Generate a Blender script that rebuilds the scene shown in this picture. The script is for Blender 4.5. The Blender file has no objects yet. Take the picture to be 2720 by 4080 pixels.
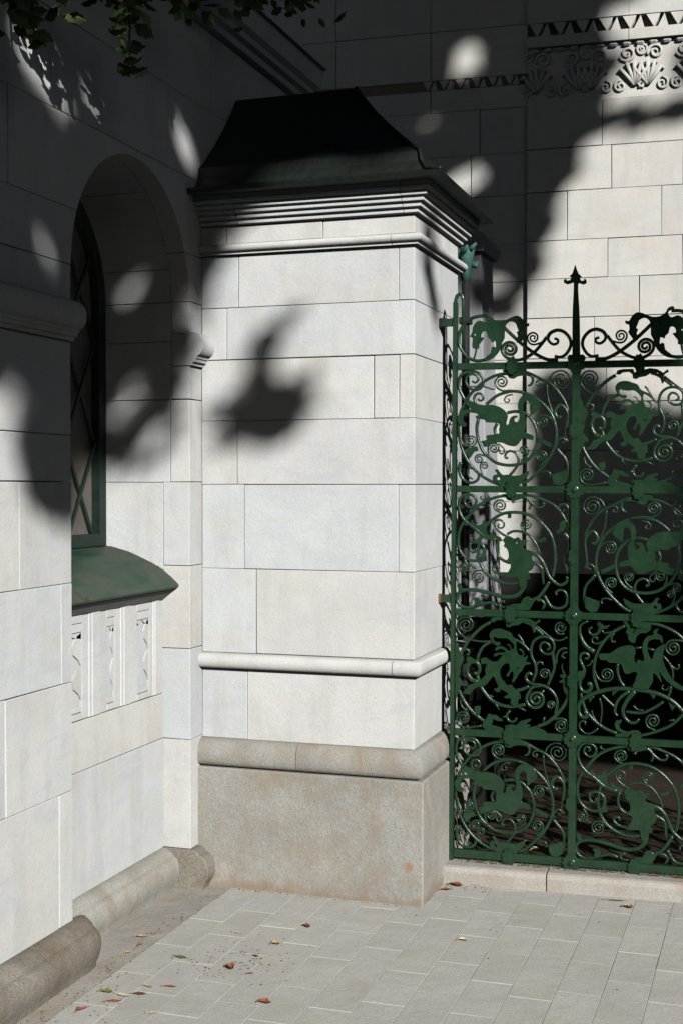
import bpy, bmesh, math, random
from mathutils import Vector, Matrix
from mathutils.geometry import tessellate_polygon
R = math.radians
random.seed(7)
scene = bpy.context.scene
C = scene.collection

# ------------------------------------------------------------------ camera
cam_d = bpy.data.cameras.new('camera'); cam = bpy.data.objects.new('camera', cam_d); C.objects.link(cam)
cam.location = (0, 0, 1.6); cam.rotation_euler = (R(90 - 1.13), 0, R(18.4))
cam_d.sensor_fit = 'HORIZONTAL'; cam_d.sensor_width = 24; cam_d.lens = 46.765
cam_d.clip_start = .05; cam_d.clip_end = 2000
scene.camera = cam

# ------------------------------------------------------------------ sun and sky
SUN_EL, SUN_AZ = 25.0, 41.0            # azimuth measured from -Y (towards the camera) round to +X
L = Vector((math.cos(R(SUN_EL)) * math.sin(R(SUN_AZ)), -math.cos(R(SUN_EL)) * math.cos(R(SUN_AZ)), math.sin(R(SUN_EL))))
sun_d = bpy.data.lights.new('sun', 'SUN'); sun_d.energy = 5.0; sun_d.angle = R(.6); sun_d.color = (1, .975, .94)
sun = bpy.data.objects.new('sun', sun_d); C.objects.link(sun)
sun.rotation_euler = L.to_track_quat('Z', 'Y').to_euler(); sun.location = L * 20
world = bpy.data.worlds.new('World'); scene.world = world; world.use_nodes = True
wn = world.node_tree.nodes; wl = world.node_tree.links
sky = wn.new('ShaderNodeTexSky'); sky.sky_type = 'NISHITA'; sky.sun_disc = False
sky.sun_elevation = R(SUN_EL); sky.sun_rotation = math.atan2(L.x, L.y)
wl.new(sky.outputs[0], wn['Background'].inputs[0]); wn['Background'].inputs[1].default_value = .05
scene.view_settings.view_transform = 'Standard'; scene.view_settings.look = 'None'
scene.view_settings.exposure = 0.08; scene.view_settings.gamma = 1.0
scene.cycles.max_bounces = 4; scene.cycles.diffuse_bounces = 1; scene.cycles.glossy_bounces = 2
scene.cycles.sample_clamp_indirect = .04
scene.cycles.use_denoising = True

# ------------------------------------------------------------------ materials
def mat(name, rough=.85, spec=.3):
    m = bpy.data.materials.new(name); m.use_nodes = True
    b = m.node_tree.nodes['Principled BSDF']; b.inputs['Roughness'].default_value = rough
    b.inputs['Specular IOR Level'].default_value = spec
    return m, m.node_tree.nodes, m.node_tree.links, b
def noise(n, l, vec, scale, detail=3, rough=.55, dist=0):
    t = n.new('ShaderNodeTexNoise'); t.inputs['Scale'].default_value = scale; t.inputs['Detail'].default_value = detail
    t.inputs['Roughness'].default_value = rough; t.inputs['Distortion'].default_value = dist
    if vec is not None: l.new(vec, t.inputs['Vector'])
    return t.outputs['Fac']
def ramp(n, l, fac, stops, interp='LINEAR'):
    r = n.new('ShaderNodeValToRGB'); r.color_ramp.interpolation = interp
    el = r.color_ramp.elements
    while len(el) < len(stops): el.new(.5)
    for e, (p, c) in zip(el, stops):
        e.position = p; e.color = (*c, 1) if len(c) == 3 else c
    l.new(fac, r.inputs[0]); return r.outputs[0]
def mix(n, l, mode, fac, a, b):
    x = n.new('ShaderNodeMix'); x.data_type = 'RGBA'; x.blend_type = mode
    for s, v in ((x.inputs[0], fac), (x.inputs[6], a), (x.inputs[7], b)):
        if hasattr(v, 'links') or isinstance(v, bpy.types.NodeSocket): l.new(v, s)
        elif isinstance(v, (int, float)): s.default_value = v
        else: s.default_value = (*v, 1)
    return x.outputs[2]
def bump(n, l, b, h, strength, dist, prev=None):
    k = n.new('ShaderNodeBump'); k.inputs['Strength'].default_value = strength; k.inputs['Distance'].default_value = dist
    l.new(h, k.inputs['Height'])
    if prev is not None: l.new(prev, k.inputs['Normal'])
    return k.outputs[0]
def coords(n, l, rnd=True):
    """world-space position, shifted a little for each object so that no two blocks share a pattern"""
    g = n.new('ShaderNodeNewGeometry'); o = n.new('ShaderNodeObjectInfo')
    if not rnd: return g.outputs['Position'], o.outputs['Random']
    v = n.new('ShaderNodeVectorMath'); v.operation = 'MULTIPLY_ADD'
    cx = n.new('ShaderNodeCombineXYZ')
    for i in range(3): l.new(o.outputs['Random'], cx.inputs[i])
    l.new(cx.outputs[0], v.inputs[0]); v.inputs[1].default_value = (17, 31, 23); l.new(g.outputs['Position'], v.inputs[2])
    return v.outputs[0], o.outputs['Random']

def stone_mat(name, tints, mott=.16, speck=.14, relief=.35, stain=None, stain_amt=.5, streak=True, rough=.9):
    m, n, l, b = mat(name, rough, .2)
    p, rnd = coords(n, l)
    base = ramp(n, l, rnd, [(i / max(1, len(tints) - 1), t) for i, t in enumerate(tints)], 'LINEAR')
    soft = noise(n, l, p, 3.2, 4, .6, .6)
    base = mix(n, l, 'MULTIPLY', 1.0, base, ramp(n, l, soft, [(.25, (1 - mott,) * 3), (.75, (1 + mott * .4,) * 3)]))
    if streak:
        sc = n.new('ShaderNodeMapping'); sc.inputs['Scale'].default_value = (1, 1, .14); l.new(p, sc.inputs['Vector'])
        st = noise(n, l, sc.outputs[0], 9, 3, .6)
        base = mix(n, l, 'MULTIPLY', 1.0, base, ramp(n, l, st, [(.28, (.90, .895, .88)), (.5, (1, 1, 1))]))
    vm = n.new('ShaderNodeMapping'); vm.inputs['Scale'].default_value = (1.2, 1.2, 4.5); vm.inputs['Rotation'].default_value = (.5, .45, 0); l.new(p, vm.inputs['Vector'])
    vein = noise(n, l, vm.outputs[0], 2.6, 5, .62, 1.1)
    base = mix(n, l, 'MULTIPLY', 1.0, base, ramp(n, l, vein, [(.30, (.925, .935, .95)), (.46, (1, 1, 1)), (.62, (1.0, .99, .97)), (.78, (.965, .935, .90))]))
    pit = noise(n, l, p, 75, 4, .75)
    base = mix(n, l, 'MULTIPLY', 1.0, base, ramp(n, l, pit, [(.26, (.80, .79, .77)), (.38, (1, 1, 1))]))
    fine = noise(n, l, p, 170, 3, .7)
    base = mix(n, l, 'MULTIPLY', 1.0, base, ramp(n, l, fine, [(.3, (1 - speck,) * 3), (.68, (1 + speck * .3,) * 3)]))
    if stain:
        s2 = noise(n, l, p, 2.4, 5, .65, 1.4)
        f = ramp(n, l, s2, [(.48, (0, 0, 0)), (.70, (stain_amt,) * 3)])
        base = mix(n, l, 'MIX', f, base, stain)
    l.new(base, b.inputs['Base Color'])
    tool = n.new('ShaderNodeMapping'); tool.inputs['Scale'].default_value = (1, 1, .45); l.new(p, tool.inputs['Vector'])
    h1 = noise(n, l, tool.outputs[0], 150, 3, .65); h2 = noise(n, l, p, 14, 3, .5)
    nn = bump(n, l, b, h2, relief * .9, .006); nn = bump(n, l, b, h1, relief * 1.2, .002, nn)
    nn = bump(n, l, b, pit, relief * .8, .002, nn)
    l.new(nn, b.inputs['Normal']); return m

M = {}
M['white'] = stone_mat('pale_limestone', [(.70, .70, .68), (.655, .69, .705), (.715, .73, .72), (.63, .665, .69), (.695, .695, .67), (.67, .705, .72)], .12, .13, .32, (.62, .53, .43), .22)
M['back'] = stone_mat('aged_limestone', [(.66, .655, .625), (.62, .625, .605), (.67, .66, .625), (.615, .62, .605)], .10, .14, .35, (.60, .48, .36), .25)
M['bluish'] = stone_mat('bluish_limestone', [(.40, .41, .445), (.41, .42, .45)], .1, .12, .35)
M['grey'] = stone_mat('weathered_grey_stone', [(.44, .435, .395), (.42, .415, .38), (.445, .435, .39)], .24, .34, .8, (.29, .235, .175), .85, rough=.95)
M['dirty'] = stone_mat('soiled_grey_stone', [(.33, .305, .26), (.35, .325, .28)], .35, .5, 1.0, (.16, .12, .08), .75, rough=.95)
M['kerb'] = stone_mat('kerb_stone', [(.52, .50, .45), (.50, .48, .44)], .15, .3, .6, (.36, .27, .19), .5)
M['paver'] = stone_mat('grey_paver', [(.60, .595, .555), (.61, .61, .57), (.585, .58, .54), (.62, .62, .585), (.60, .595, .555)], .10, .22, .4, (.46, .435, .375), .5, streak=False)
M['dark_brick'] = stone_mat('dark_brick', [(.07, .05, .04)] * 2, .3, .3, .5)
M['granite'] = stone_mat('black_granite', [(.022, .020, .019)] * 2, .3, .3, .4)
M['mortar'] = stone_mat('dark_joint', [(.22, .19, .155)] * 2, .2, .2, .5)
M['sand'] = stone_mat('joint_sand', [(.42, .405, .365)] * 2, .3, .4, .6, streak=False)
M['dirt'] = stone_mat('trodden_dirt', [(.52, .495, .44)] * 2, .2, .4, .7, (.40, .34, .265), .5, streak=False)
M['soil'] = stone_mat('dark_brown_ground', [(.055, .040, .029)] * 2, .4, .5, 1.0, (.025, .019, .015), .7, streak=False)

def metal_paint(name, col, dark, rough, wear=None):
    m, n, l, b = mat(name, rough, .5)
    p, rnd = coords(n, l, False)
    c = ramp(n, l, noise(n, l, p, 22, 4, .6), [(.3, dark), (.7, col)])
    if wear:
        c = mix(n, l, 'MIX', ramp(n, l, noise(n, l, p, 60, 4, .7), [(.62, (0, 0, 0)), (.72, (.8, .8, .8))]), c, wear)
    l.new(c, b.inputs['Base Color'])
    rr = n.new('ShaderNodeMapRange'); rr.inputs['To Min'].default_value = rough * .75; rr.inputs['To Max'].default_value = rough * 1.35
    l.new(noise(n, l, p, 45, 3), rr.inputs[0]); l.new(rr.outputs[0], b.inputs['Roughness'])
    nn = bump(n, l, b, noise(n, l, p, 38, 3, .6), .45, .004); nn = bump(n, l, b, noise(n, l, p, 150, 3, .6), .4, .0015, nn); l.new(nn, b.inputs['Normal'])
    return m
M['gate'] = metal_paint('green_gate_paint', (.016, .047, .0225), (.010, .031, .015), .26)
M['rust'] = metal_paint('rusty_iron', (.20, .075, .035), (.10, .04, .02), .8)
M['roof'] = metal_paint('blackened_copper', (.007, .013, .010), (.003, .006, .005), .55)
M['iron'] = metal_paint('black_iron', (.012, .014, .013), (.006, .007, .007), .6)
M['frame'] = metal_paint('dark_green_frame', (.005, .020, .012), (.003, .010, .007), .5)
M['verdigris'] = metal_paint('verdigris', (.04, .125, .105), (.018, .06, .05), .7)
def copper():
    m, n, l, b = mat('green_copper', .30, .6)
    p, _ = coords(n, l, False)
    mp = n.new('ShaderNodeMapping'); mp.inputs['Scale'].default_value = (3, 1, 3); l.new(p, mp.inputs['Vector'])
    c = ramp(n, l, noise(n, l, mp.outputs[0], 2.6, 5, .6, .8), [(.28, (.024, .026, .02)), (.40, (.085, .09, .07)), (.52, (.05, .085, .06)), (.68, (.012, .058, .038))])
    l.new(c, b.inputs['Base Color'])
    nn = bump(n, l, b, noise(n, l, p, 6, 3), .6, .012); nn = bump(n, l, b, noise(n, l, p, 90, 3), .3, .002, nn)
    l.new(nn, b.inputs['Normal']); return m
M['copper'] = copper()
def glass():
    m, n, l, b = mat('dusty_glass', .28, .5); p, _ = coords(n, l, False)
    l.new(ramp(n, l, noise(n, l, p, 5, 3), [(.3, (.10, .09, .078)), (.7, (.17, .155, .135))]), b.inputs['Base Color']); return m
M['glass'] = glass()
def leafmat(name, cols, rough=.6):
    m, n, l, b = mat(name, rough, .3); p, rnd = coords(n, l, False)
    a = n.new('ShaderNodeTexNoise'); a.inputs['Scale'].default_value = 30
    l.new(ramp(n, l, a.outputs['Fac'], [(i / (len(cols) - 1) * .5 + .25, c) for i, c in enumerate(cols)]), b.inputs['Base Color']); return m
M['leaf'] = leafmat('green_leaf', [(.03, .05, .015), (.05, .08, .025), (.07, .10, .03)])
M['bark'] = stone_mat('bark', [(.10, .085, .065)] * 2, .4, .4, 1.2)
M['leaf_red'] = leafmat('rust_red_leaf', [(.16, .045, .02), (.27, .085, .035), (.36, .15, .07)])
M['leaf_tan'] = leafmat('tan_leaf', [(.42, .29, .15), (.55, .40, .22)])
M['leaf_cream'] = leafmat('cream_leaf', [(.62, .54, .36), (.70, .62, .44)])
M['leaf_olive'] = leafmat('olive_leaf', [(.10, .13, .04), (.20, .22, .08)])
M['leaf_brown'] = leafmat('brown_leaf', [(.09, .04, .02), (.20, .08, .03)])
M['moss'] = leafmat('moss', [(.05, .065, .04), (.12, .13, .09)])

# ------------------------------------------------------------------ mesh helpers
def link(name, me, m=None, parent=None, loc=None):
    o = bpy.data.objects.new(name, me); C.objects.link(o)
    if m is not None and me is not None: me.materials.append(m if not isinstance(m, str) else M[m])
    if parent is not None: o.parent = parent
    if loc is not None: o.location = loc
    return o
def empty(name, loc=(0, 0, 0), rotz=0): 
    o = bpy.data.objects.new(name, None); C.objects.link(o); o.location = loc; o.rotation_euler = (0, 0, rotz); o.empty_display_size = .1
    return o
def tag(o, label=None, cat=None, group=None, kind=None):
    for k, v in (('label', label), ('category', cat), ('group', group), ('kind', kind)):
        if v: o[k] = v
    return o
def fin(bm, name, smooth=False):
    me = bpy.data.meshes.new(name); bm.normal_update(); bm.to_mesh(me); bm.free()
    if smooth:
        for p in me.polygons: p.use_smooth = True
    return me
def bevel(bm, w, seg=1, ang=20):
    es = [e for e in bm.edges if len(e.link_faces) == 2 and e.calc_face_angle(0) > R(ang)]
    if es and w > 0: bmesh.ops.bevel(bm, geom=es, offset=w, segments=seg, affect='EDGES', profile=.5, clamp_overlap=True)
def box(name, x0, x1, y0, y1, z0, z1, m, parent=None, bev=.002, jit=0.0):
    bm = bmesh.new()
    bmesh.ops.create_cube(bm, size=1)
    for v in bm.verts:
        v.co = Vector(((x0 + x1) / 2 + v.co.x * (x1 - x0), (y0 + y1) / 2 + v.co.y * (y1 - y0), (z0 + z1) / 2 + v.co.z * (z1 - z0)))
        if jit: v.co += Vector((random.uniform(-jit, jit), random.uniform(-jit, jit), random.uniform(-jit, jit)))
    bevel(bm, bev)
    return link(name, fin(bm, name), m, parent)
GAP = .0025
def stone(x0, x1, y0, y1, z0, z1, m='white', parent=None, name='stone_block', jit=.0011):
    g = [GAP / 2 * random.uniform(.55, 1.35) for _ in range(6)]
    return box(name, x0 + g[0], x1 - g[1], y0 + g[2], y1 - g[3], z0 + g[4], z1 - g[5], m, parent, random.uniform(.0012, .0024), jit)
def prism(name, pts, axis, a0, a1, m, parent=None, bev=0, smooth_ang=None, holes=()):
    """extrude a closed 2-D outline along an axis: 'X' -> pts are (y, z); 'Y' -> (x, z); 'Z' -> (x, y)"""
    def P(u, v, a): return {'X': (a, u, v), 'Y': (u, a, v), 'Z': (u, v, a)}[axis]
    bm = bmesh.new(); loops = [list(pts)] + [list(h) for h in holes]
    va, vb = [], []
    for lp in loops:
        va.append([bm.verts.new(P(u, v, a0)) for u, v in lp]); vb.append([bm.verts.new(P(u, v, a1)) for u, v in lp])
    fa = [v for q in va for v in q]; fb = [v for q in vb for v in q]
    if len(loops) == 1 and len(pts) < 5 or not holes and bev > .0019:
        bm.faces.new(va[0]); bm.faces.new(vb[0])
    else:
        tri = tessellate_polygon([[Vector((u, v, 0)) for u, v in lp] for lp in loops])
        for t in tri:
            try: bm.faces.new([fa[i] for i in t]); bm.faces.new([fb[i] for i in t])
            except ValueError: pass
    for A, B in zip(va, vb):
        k = len(A)
        for i in range(k): bm.faces.new((A[i], A[(i + 1) % k], B[(i + 1) % k], B[i]))
    bmesh.ops.recalc_face_normals(bm, faces=bm.faces)
    if bev: bevel(bm, bev, 1, 25)
    return link(name, fin(bm, name), m, parent)
def arc(cx, cz, r, a0, a1, n): return [(cx + r * math.cos(R(a0 + (a1 - a0) * i / n)), cz + r * math.sin(R(a0 + (a1 - a0) * i / n))) for i in range(n + 1)]
def sweep(name, prof, stations, m, parent=None, smooth=True, jit=0.0):
    """prof: [(out, z)], stations: [(x, y, dx, dy)] where (dx, dy) is the outward (mitre) direction; closed at both ends"""
    bm = bmesh.new(); rows = []
    for x, y, dx, dy in stations:
        rows.append([bm.verts.new((x + dx * o, y + dy * o, z + (random.uniform(-jit, jit) if jit else 0))) for o, z in prof])
    for A, B in zip(rows, rows[1:]):
        for i in range(len(prof) - 1): bm.faces.new((A[i], A[i + 1], B[i + 1], B[i]))
        bm.faces.new((A[-1], A[0], B[0], B[-1]))
    bm.faces.new(rows[0]); bm.faces.new(rows[-1][::-1])
    bmesh.ops.recalc_face_normals(bm, faces=bm.faces)
    me = fin(bm, name)
    if smooth:
        for p in me.polygons: p.use_smooth = True
        me.set_sharp_from_angle(angle=R(35))
    return link(name, me, m, parent)
def catmull(pts, sub):
    n = len(pts)
    if n < 3: return [tuple(p) for p in pts]
    out = []
    for i in range(n - 1):
        p0, p1, p2, p3 = pts[max(i - 1, 0)], pts[i], pts[i + 1], pts[min(i + 2, n - 1)]
        for k in range(sub):
            t = k / sub
            out.append(tuple(.5 * (2 * b + (c - a) * t + (2 * a - 5 * b + 4 * c - d) * t * t + (3 * b - a - 3 * c + d) * t ** 3) for a, b, c, d in zip(p0, p1, p2, p3)))
    out.append(tuple(pts[-1])); return out
def tube(bm, pts, r0, r1, n=6, squash=1.0, cap=True, twist=.5, up=Vector((0, -1, 0))):
    """tapered tube through pts; squash scales the depth along up"""
    P = [Vector(p) for p in pts]; rings = []
    for i, p in enumerate(P):
        t = (P[min(i + 1, len(P) - 1)] - P[max(i - 1, 0)]).normalized()
        s = t.cross(up)
        s = s.normalized() if s.length > 1e-4 else t.orthogonal().normalized()
        u = s.cross(t)
        r = r0 + (r1 - r0) * i / max(1, len(P) - 1)
        rings.append([bm.verts.new(p + s * (r * math.cos(2 * math.pi * (k + twist) / n)) + u * (r * squash * math.sin(2 * math.pi * (k + twist) / n))) for k in range(n)])
    for A, B in zip(rings, rings[1:]):
        for k in range(n): bm.faces.new((A[k], A[(k + 1) % n], B[(k + 1) % n], B[k]))
    if cap: bm.faces.new(rings[0][::-1]); bm.faces.new(rings[-1])
    return rings

LOCAL = set()
_link0 = link
def link(name, me, m=None, parent=None, loc=None):
    o = _link0(name, me, m, parent, loc)
    if parent is not None and parent.type == 'EMPTY' and parent.name not in LOCAL and parent.parent is None:
        o.matrix_parent_inverse = parent.matrix_basis.inverted()
    return o

# ------------------------------------------------------------------ ground
def sheet(name, x0, x1, y0, y1, z, m, nx=1, ny=1, jit=0):
    bm = bmesh.new(); g = [[bm.verts.new((x0 + (x1 - x0) * i / nx, y0 + (y1 - y0) * j / ny, z + (random.uniform(-jit, jit) if jit else 0))) for j in range(ny + 1)] for i in range(nx + 1)]
    for i in range(nx):
        for j in range(ny): bm.faces.new((g[i][j], g[i + 1][j], g[i + 1][j + 1], g[i][j + 1]))
    return link(name, fin(bm, name, bool(jit)), m)
tag(sheet('ground', -300, 300, -300, 300, -.03, 'paver'), kind='structure')
bed = tag(sheet('pavement', -2.6, 1.2, 2.2, 5.5, -.005, 'sand'), kind='structure')
PW, PL, PX = .1405, .281, -1.236
for i in range(-6, 17):
    x0 = PX + i * PW; off = (4.745 if i % 2 == 0 else 4.605) + random.uniform(-.006, .006)
    if i in (-1, -2, 3): off += .05
    for j in range(-9, 3):
        y0 = off + j * PL; y1 = min(y0 + PL, 5.30)
        if y1 < 2.45 or y1 - y0 < .03: continue
        dz = random.uniform(-.0009, .0009)
        o = box('paver', x0 + .0008, x0 + PW - .0008, y0 + .0008, y1 - .0008, -.035, dz, 'paver', bed, .0008, .0004)
tag(sheet('dirt_strip', -2.5, -2.082, 1.2, 4.9, -.002, 'dirt', 14, 110, .0022), kind='stuff')
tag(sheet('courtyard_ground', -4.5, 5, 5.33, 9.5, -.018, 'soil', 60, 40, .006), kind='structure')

# ------------------------------------------------------------------ gate pier
XL, XR, YF, YB = -2.22, -1.335, 4.895, 5.60
pier = empty('gate_pier', ((XL + XR) / 2, (YF + YB) / 2, 0))
tag(pier, 'white ashlar stone pier with grey plinth and black hipped copper roof beside green gate', 'pier')
box('core', XL - .05, XR - .012, YF + .012, YB - .012, 0, 2.74, 'mortar', pier, 0)
for z0, z1, js in ((.587, .868, [-2.024]), (.932, 1.269, [-1.986]), (1.269, 1.605, [-2.037, -1.399]), (1.605, 1.859, [-2.067]), (1.859, 2.101, [-1.498, -1.397]),
                   (2.101, 2.309, [-2.11]), (2.309, 2.517, [-2.059, -1.398]), (2.560, 2.632, [-2.111, -1.705])):
    xs = [XL] + js + [XR]
    for a, b in zip(xs, xs[1:]):
        last = b == XR; deep = .16
        if last: deep = (YB - YF) if b - a < .3 else .44
        stone(a, b, YF, YF + deep, z0, z1, 'white', pier)
        if last and deep < .5: stone(XR - .16, XR, YF + deep, YB, z0, z1, 'white', pier)
def fr(x): return (x, YF, 0, -1)
FR, FRB = (XR, YF, 1, -1), (XR, YB, 1, 1)
def moulding(name, prof, joints, m, x0=XL - .006, back=True, smooth=True, jit=0.0):
    xs = [x0] + joints
    for a, b in zip(xs, xs[1:]): sweep(name, prof, [fr(a + .0015), fr((a + b) / 2), fr(b - .0015)], m, pier, smooth, jit)
    st = [fr(xs[-1] + .0015), FR, FRB] + ([(XL, YB, 0, 1)] if back else [])
    sweep(name, prof, st, m, pier, smooth)
def plinth_mat():
    m = M['grey'].copy(); m.name = 'stained_plinth_stone'; n, l = m.node_tree.nodes, m.node_tree.links; b = n['Principled BSDF']
    src = b.inputs['Base Color'].links[0].from_socket
    g = n.new('ShaderNodeNewGeometry')
    nz = n.new('ShaderNodeTexNoise'); nz.inputs['Scale'].default_value = 26; nz.inputs['Detail'].default_value = 5; l.new(g.outputs['Position'], nz.inputs['Vector'])
    d = n.new('ShaderNodeVectorMath'); d.operation = 'DISTANCE'; l.new(g.outputs['Position'], d.inputs[0]); d.inputs[1].default_value = (-1.352, 4.855, .155)
    a = n.new('ShaderNodeMath'); a.operation = 'MULTIPLY_ADD'; l.new(nz.outputs['Fac'], a.inputs[0]); a.inputs[1].default_value = .07; l.new(d.outputs['Value'], a.inputs[2])
    c = mix(n, l, 'MIX', ramp(n, l, a.outputs[0], [(.035, (.75,) * 3), (.062, (0, 0, 0))]), src, (.34, .15, .06))
    sz = n.new('ShaderNodeSeparateXYZ'); l.new(g.outputs['Position'], sz.inputs[0])
    e = n.new('ShaderNodeMath'); e.operation = 'MULTIPLY_ADD'; l.new(nz.outputs['Fac'], e.inputs[0]); e.inputs[1].default_value = .10; l.new(sz.outputs['Z'], e.inputs[2])
    c = mix(n, l, 'MIX', ramp(n, l, e.outputs[0], [(.052, (.7,) * 3), (.10, (0, 0, 0))]), c, (.27, .19, .13))
    l.new(c, b.inputs['Base Color']); return m
M['plinth'] = plinth_mat()
box('plinth_block', XL - .02, -1.29, 4.855, YB + .04, -.05, .4755, 'plinth', pier, .006)
tor = [(-.02, .588), (.004, .588), (.014, .584), (.028, .573), (.038, .558), (.043, .540), (.044, .520), (.043, .502), (.037, .489), (.026, .481), (-.02, .479)]
moulding('plinth_roll', tor, [-1.803], 'grey')
rol = [(-.02, .932)] + [(.010 + .026 * math.cos(R(a)), .900 + .0305 * math.sin(R(a))) for a in range(80, -81, -20)] + [(-.02, .868)]
moulding('roll_course', rol, [-1.415], 'white')
strg = [(-.02, 2.517), (.016, 2.517), (.0165, 2.5255), (.024, 2.527)] + [(.018 + .018 * math.cos(R(a)), 2.542 + .0155 * math.sin(R(a))) for a in range(-50, 91, 20)] + [(-.02, 2.5595)]
moulding('string_course', strg, [-1.421], 'white', jit=.0005)
cor = [(-.02, 2.633)]
for i in range(5):
    o, z = .004 + .0145 * i, 2.633 + .019 * i
    cor += [(o, z), (o + .008, z + .0008), (o + .0125, z + .0035), (o + .0135, z + .008), (o + .0125, z + .0145), (o + .009, z + .0178)]
cor += [(.074, 2.729), (.076, 2.742), (-.02, 2.742)]
moulding('cornice', cor, [-2.057, -1.375], 'white', jit=.0006)
# hipped roof with a flared eave
rp = [(.132, 2.743), (.138, 2.758), (.132, 2.763), (.10, 2.768), (.055, 2.785), (.030, 2.825), (.022, 2.865), (-.02, 2.895), (-.12, 2.985), (-.22, 3.085), (-.30, 3.175), (-.345, 3.235)]
bm = bmesh.new(); rows = []
for o, z in rp: rows.append([bm.verts.new(p) for p in ((XL - o * .02, YF - o, z), (XR + o, YF - o, z), (XR + o, YB + o, z), (XL - o * .02, YB + o, z))])
for A, B in zip(rows, rows[1:]):
    for i in range(4): bm.faces.new((A[i], A[(i + 1) % 4], B[(i + 1) % 4], B[i]))
bm.faces.new(rows[-1]); bm.faces.new(rows[0][::-1]); bmesh.ops.recalc_face_normals(bm, faces=bm.faces)
roof = link('roof', fin(bm, 'roof'), 'roof', pier)
bm = bmesh.new(); tube(bm, [(XR + o + .002, YF - o - .002, z + .003) for o, z in rp[2:]], .008, .008, 6); link('hip_roll', fin(bm, 'hip_roll', True), 'roof', roof)

# rain pipe at the rear corner of the pier
pipe = empty('rain_pipe', (-1.315, 5.655, 0)); tag(pipe, 'thin black rain pipe with verdigris hopper behind the gate pier', 'pipe')
bm = bmesh.new(); tube(bm, [(-1.315, 5.655, z) for z in (-.03, .8, 1.6, 2.5)], .019, .017, 10, up=Vector((0, 1, 0))); link('pipe', fin(bm, 'pipe', True), 'iron', pipe)
bm = bmesh.new(); tube(bm, [(-1.315, 5.655, 2.49), (-1.315, 5.655, 2.525), (-1.308, 5.64, 2.57), (-1.302, 5.63, 2.63)], .02, .034, 8, up=Vector((0, 1, 0)))
for k in range(7):
    a = k * .9; tube(bm, [(-1.306 + .035 * math.cos(a), 5.635 + .035 * math.sin(a), 2.545 + .012 * k), (-1.306 + .05 * math.cos(a + .5), 5.635 + .05 * math.sin(a + .5), 2.57 + .012 * k)], .013, .006, 6, up=Vector((0, 0, 1)))
link('hopper', fin(bm, 'hopper', True), 'verdigris', pipe)
for z in (.5, 1.5, 2.3): box('bracket', -1.34, -1.29, 5.63, 5.68, z, z + .03, 'iron', pipe, .003)

# ------------------------------------------------------------------ threshold under the gate
kerb = empty('stone_threshold', (-.85, 5.25, 0), R(3)); LOCAL.add(kerb.name)
tag(kerb, 'low pale stone kerb under the green iron gate', 'kerb')
for a, b in ((-.455, -.035), (-.032, .60), (.603, 1.25)):
    prism('kerb_stone', [(-.055, -.05), (-.055, .052), (-.045, .066), (-.03, .071), (.10, .071), (.10, -.05)], 'X', a, b, 'kerb', kerb, .003)

# ------------------------------------------------------------------ left building with the arched window
XW, YN, YQ, XP, XG = -2.22, 3.868, 4.782, -2.335, -2.60           # wall face, niche near/far edge, panel face, window plane
YC, RA, ZS = (YN + YQ) / 2, (YQ - YN) / 2, 2.325
wall = empty('chapel_wall', (-2.4, 4.3, 0))
tag(wall, 'white ashlar wall with tall arched window niche standing left of the pier', 'building')
box('core', -4.2, XW - .02, .5, YN - .03, -.05, 3.6, 'mortar', wall, 0)
box('core', -4.2, XG - .14, YN - .03, 6.0, -.05, 3.6, 'mortar', wall, 0)
box('core', -2.76, XW - .012, YQ + .17, 6.0, -.05, 3.6, 'mortar', wall, 0)
box('core', -2.76, XW - .10, YN - .03, YQ + .17, ZS + RA + .10, 3.6, 'mortar', wall, 0)
box('core', -2.76, XP - .012, YN - .03, YQ + .02, -.05, .77, 'mortar', wall, 0)
box('core', -2.76, XP - .13, YN - .03, YQ + .02, .77, 1.19, 'mortar', wall, 0)
box('core', -2.76, XW - .012, YQ + .012, YQ + .18, -.05, 3.5, 'mortar', wall, 0)
GAP = .0028
rows = [(.16, .595, [3.781, 3.05, 2.3]), (.595, .953, [3.47, 2.8, 2.0]), (.953, 1.28, [3.80, 3.1, 2.45]), (1.28, 1.614, [3.5535, 2.9, 2.1]), (1.614, 1.765, [3.2, 2.4]), (1.765, 2.073, [3.35, 2.6, 1.9])]
for z0, z1, js in rows:
    ys = [YN] + js + [1.2]
    for a, b in zip(ys, ys[1:]): stone(XW - .13, XW, b, a, z0, z1, 'white', wall)
far_rows = [(.16, .595), (.595, .955), (.955, 1.284), (1.284, 1.614), (1.614, 1.941), (1.941, 2.071), (2.199, 2.325)]
for z0, z1 in far_rows:
    xi = XP if z1 < 1.62 else (-2.306 if z1 < 1.95 else -2.2995)
    stone(xi - (.09 if z1 < 1.3 else 0), XW, YQ, YQ + .17, z0, z1, 'white', wall)
stone(-2.2995, XW, YQ, YQ + .17, 2.071, 2.199, 'white', wall)
for z0, z1, xi in ((1.25, 1.614, XP), (1.614, 1.941, -2.306), (1.941, 2.17, -2.2995), (2.17, 2.325, -2.2995)):
    stone(XG - .08, xi, YQ, YQ + .14, z0, z1, 'white', wall)
    stone(XG - .08, XW - .14, YN - .14, YN, z0, z1, 'white', wall)
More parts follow.
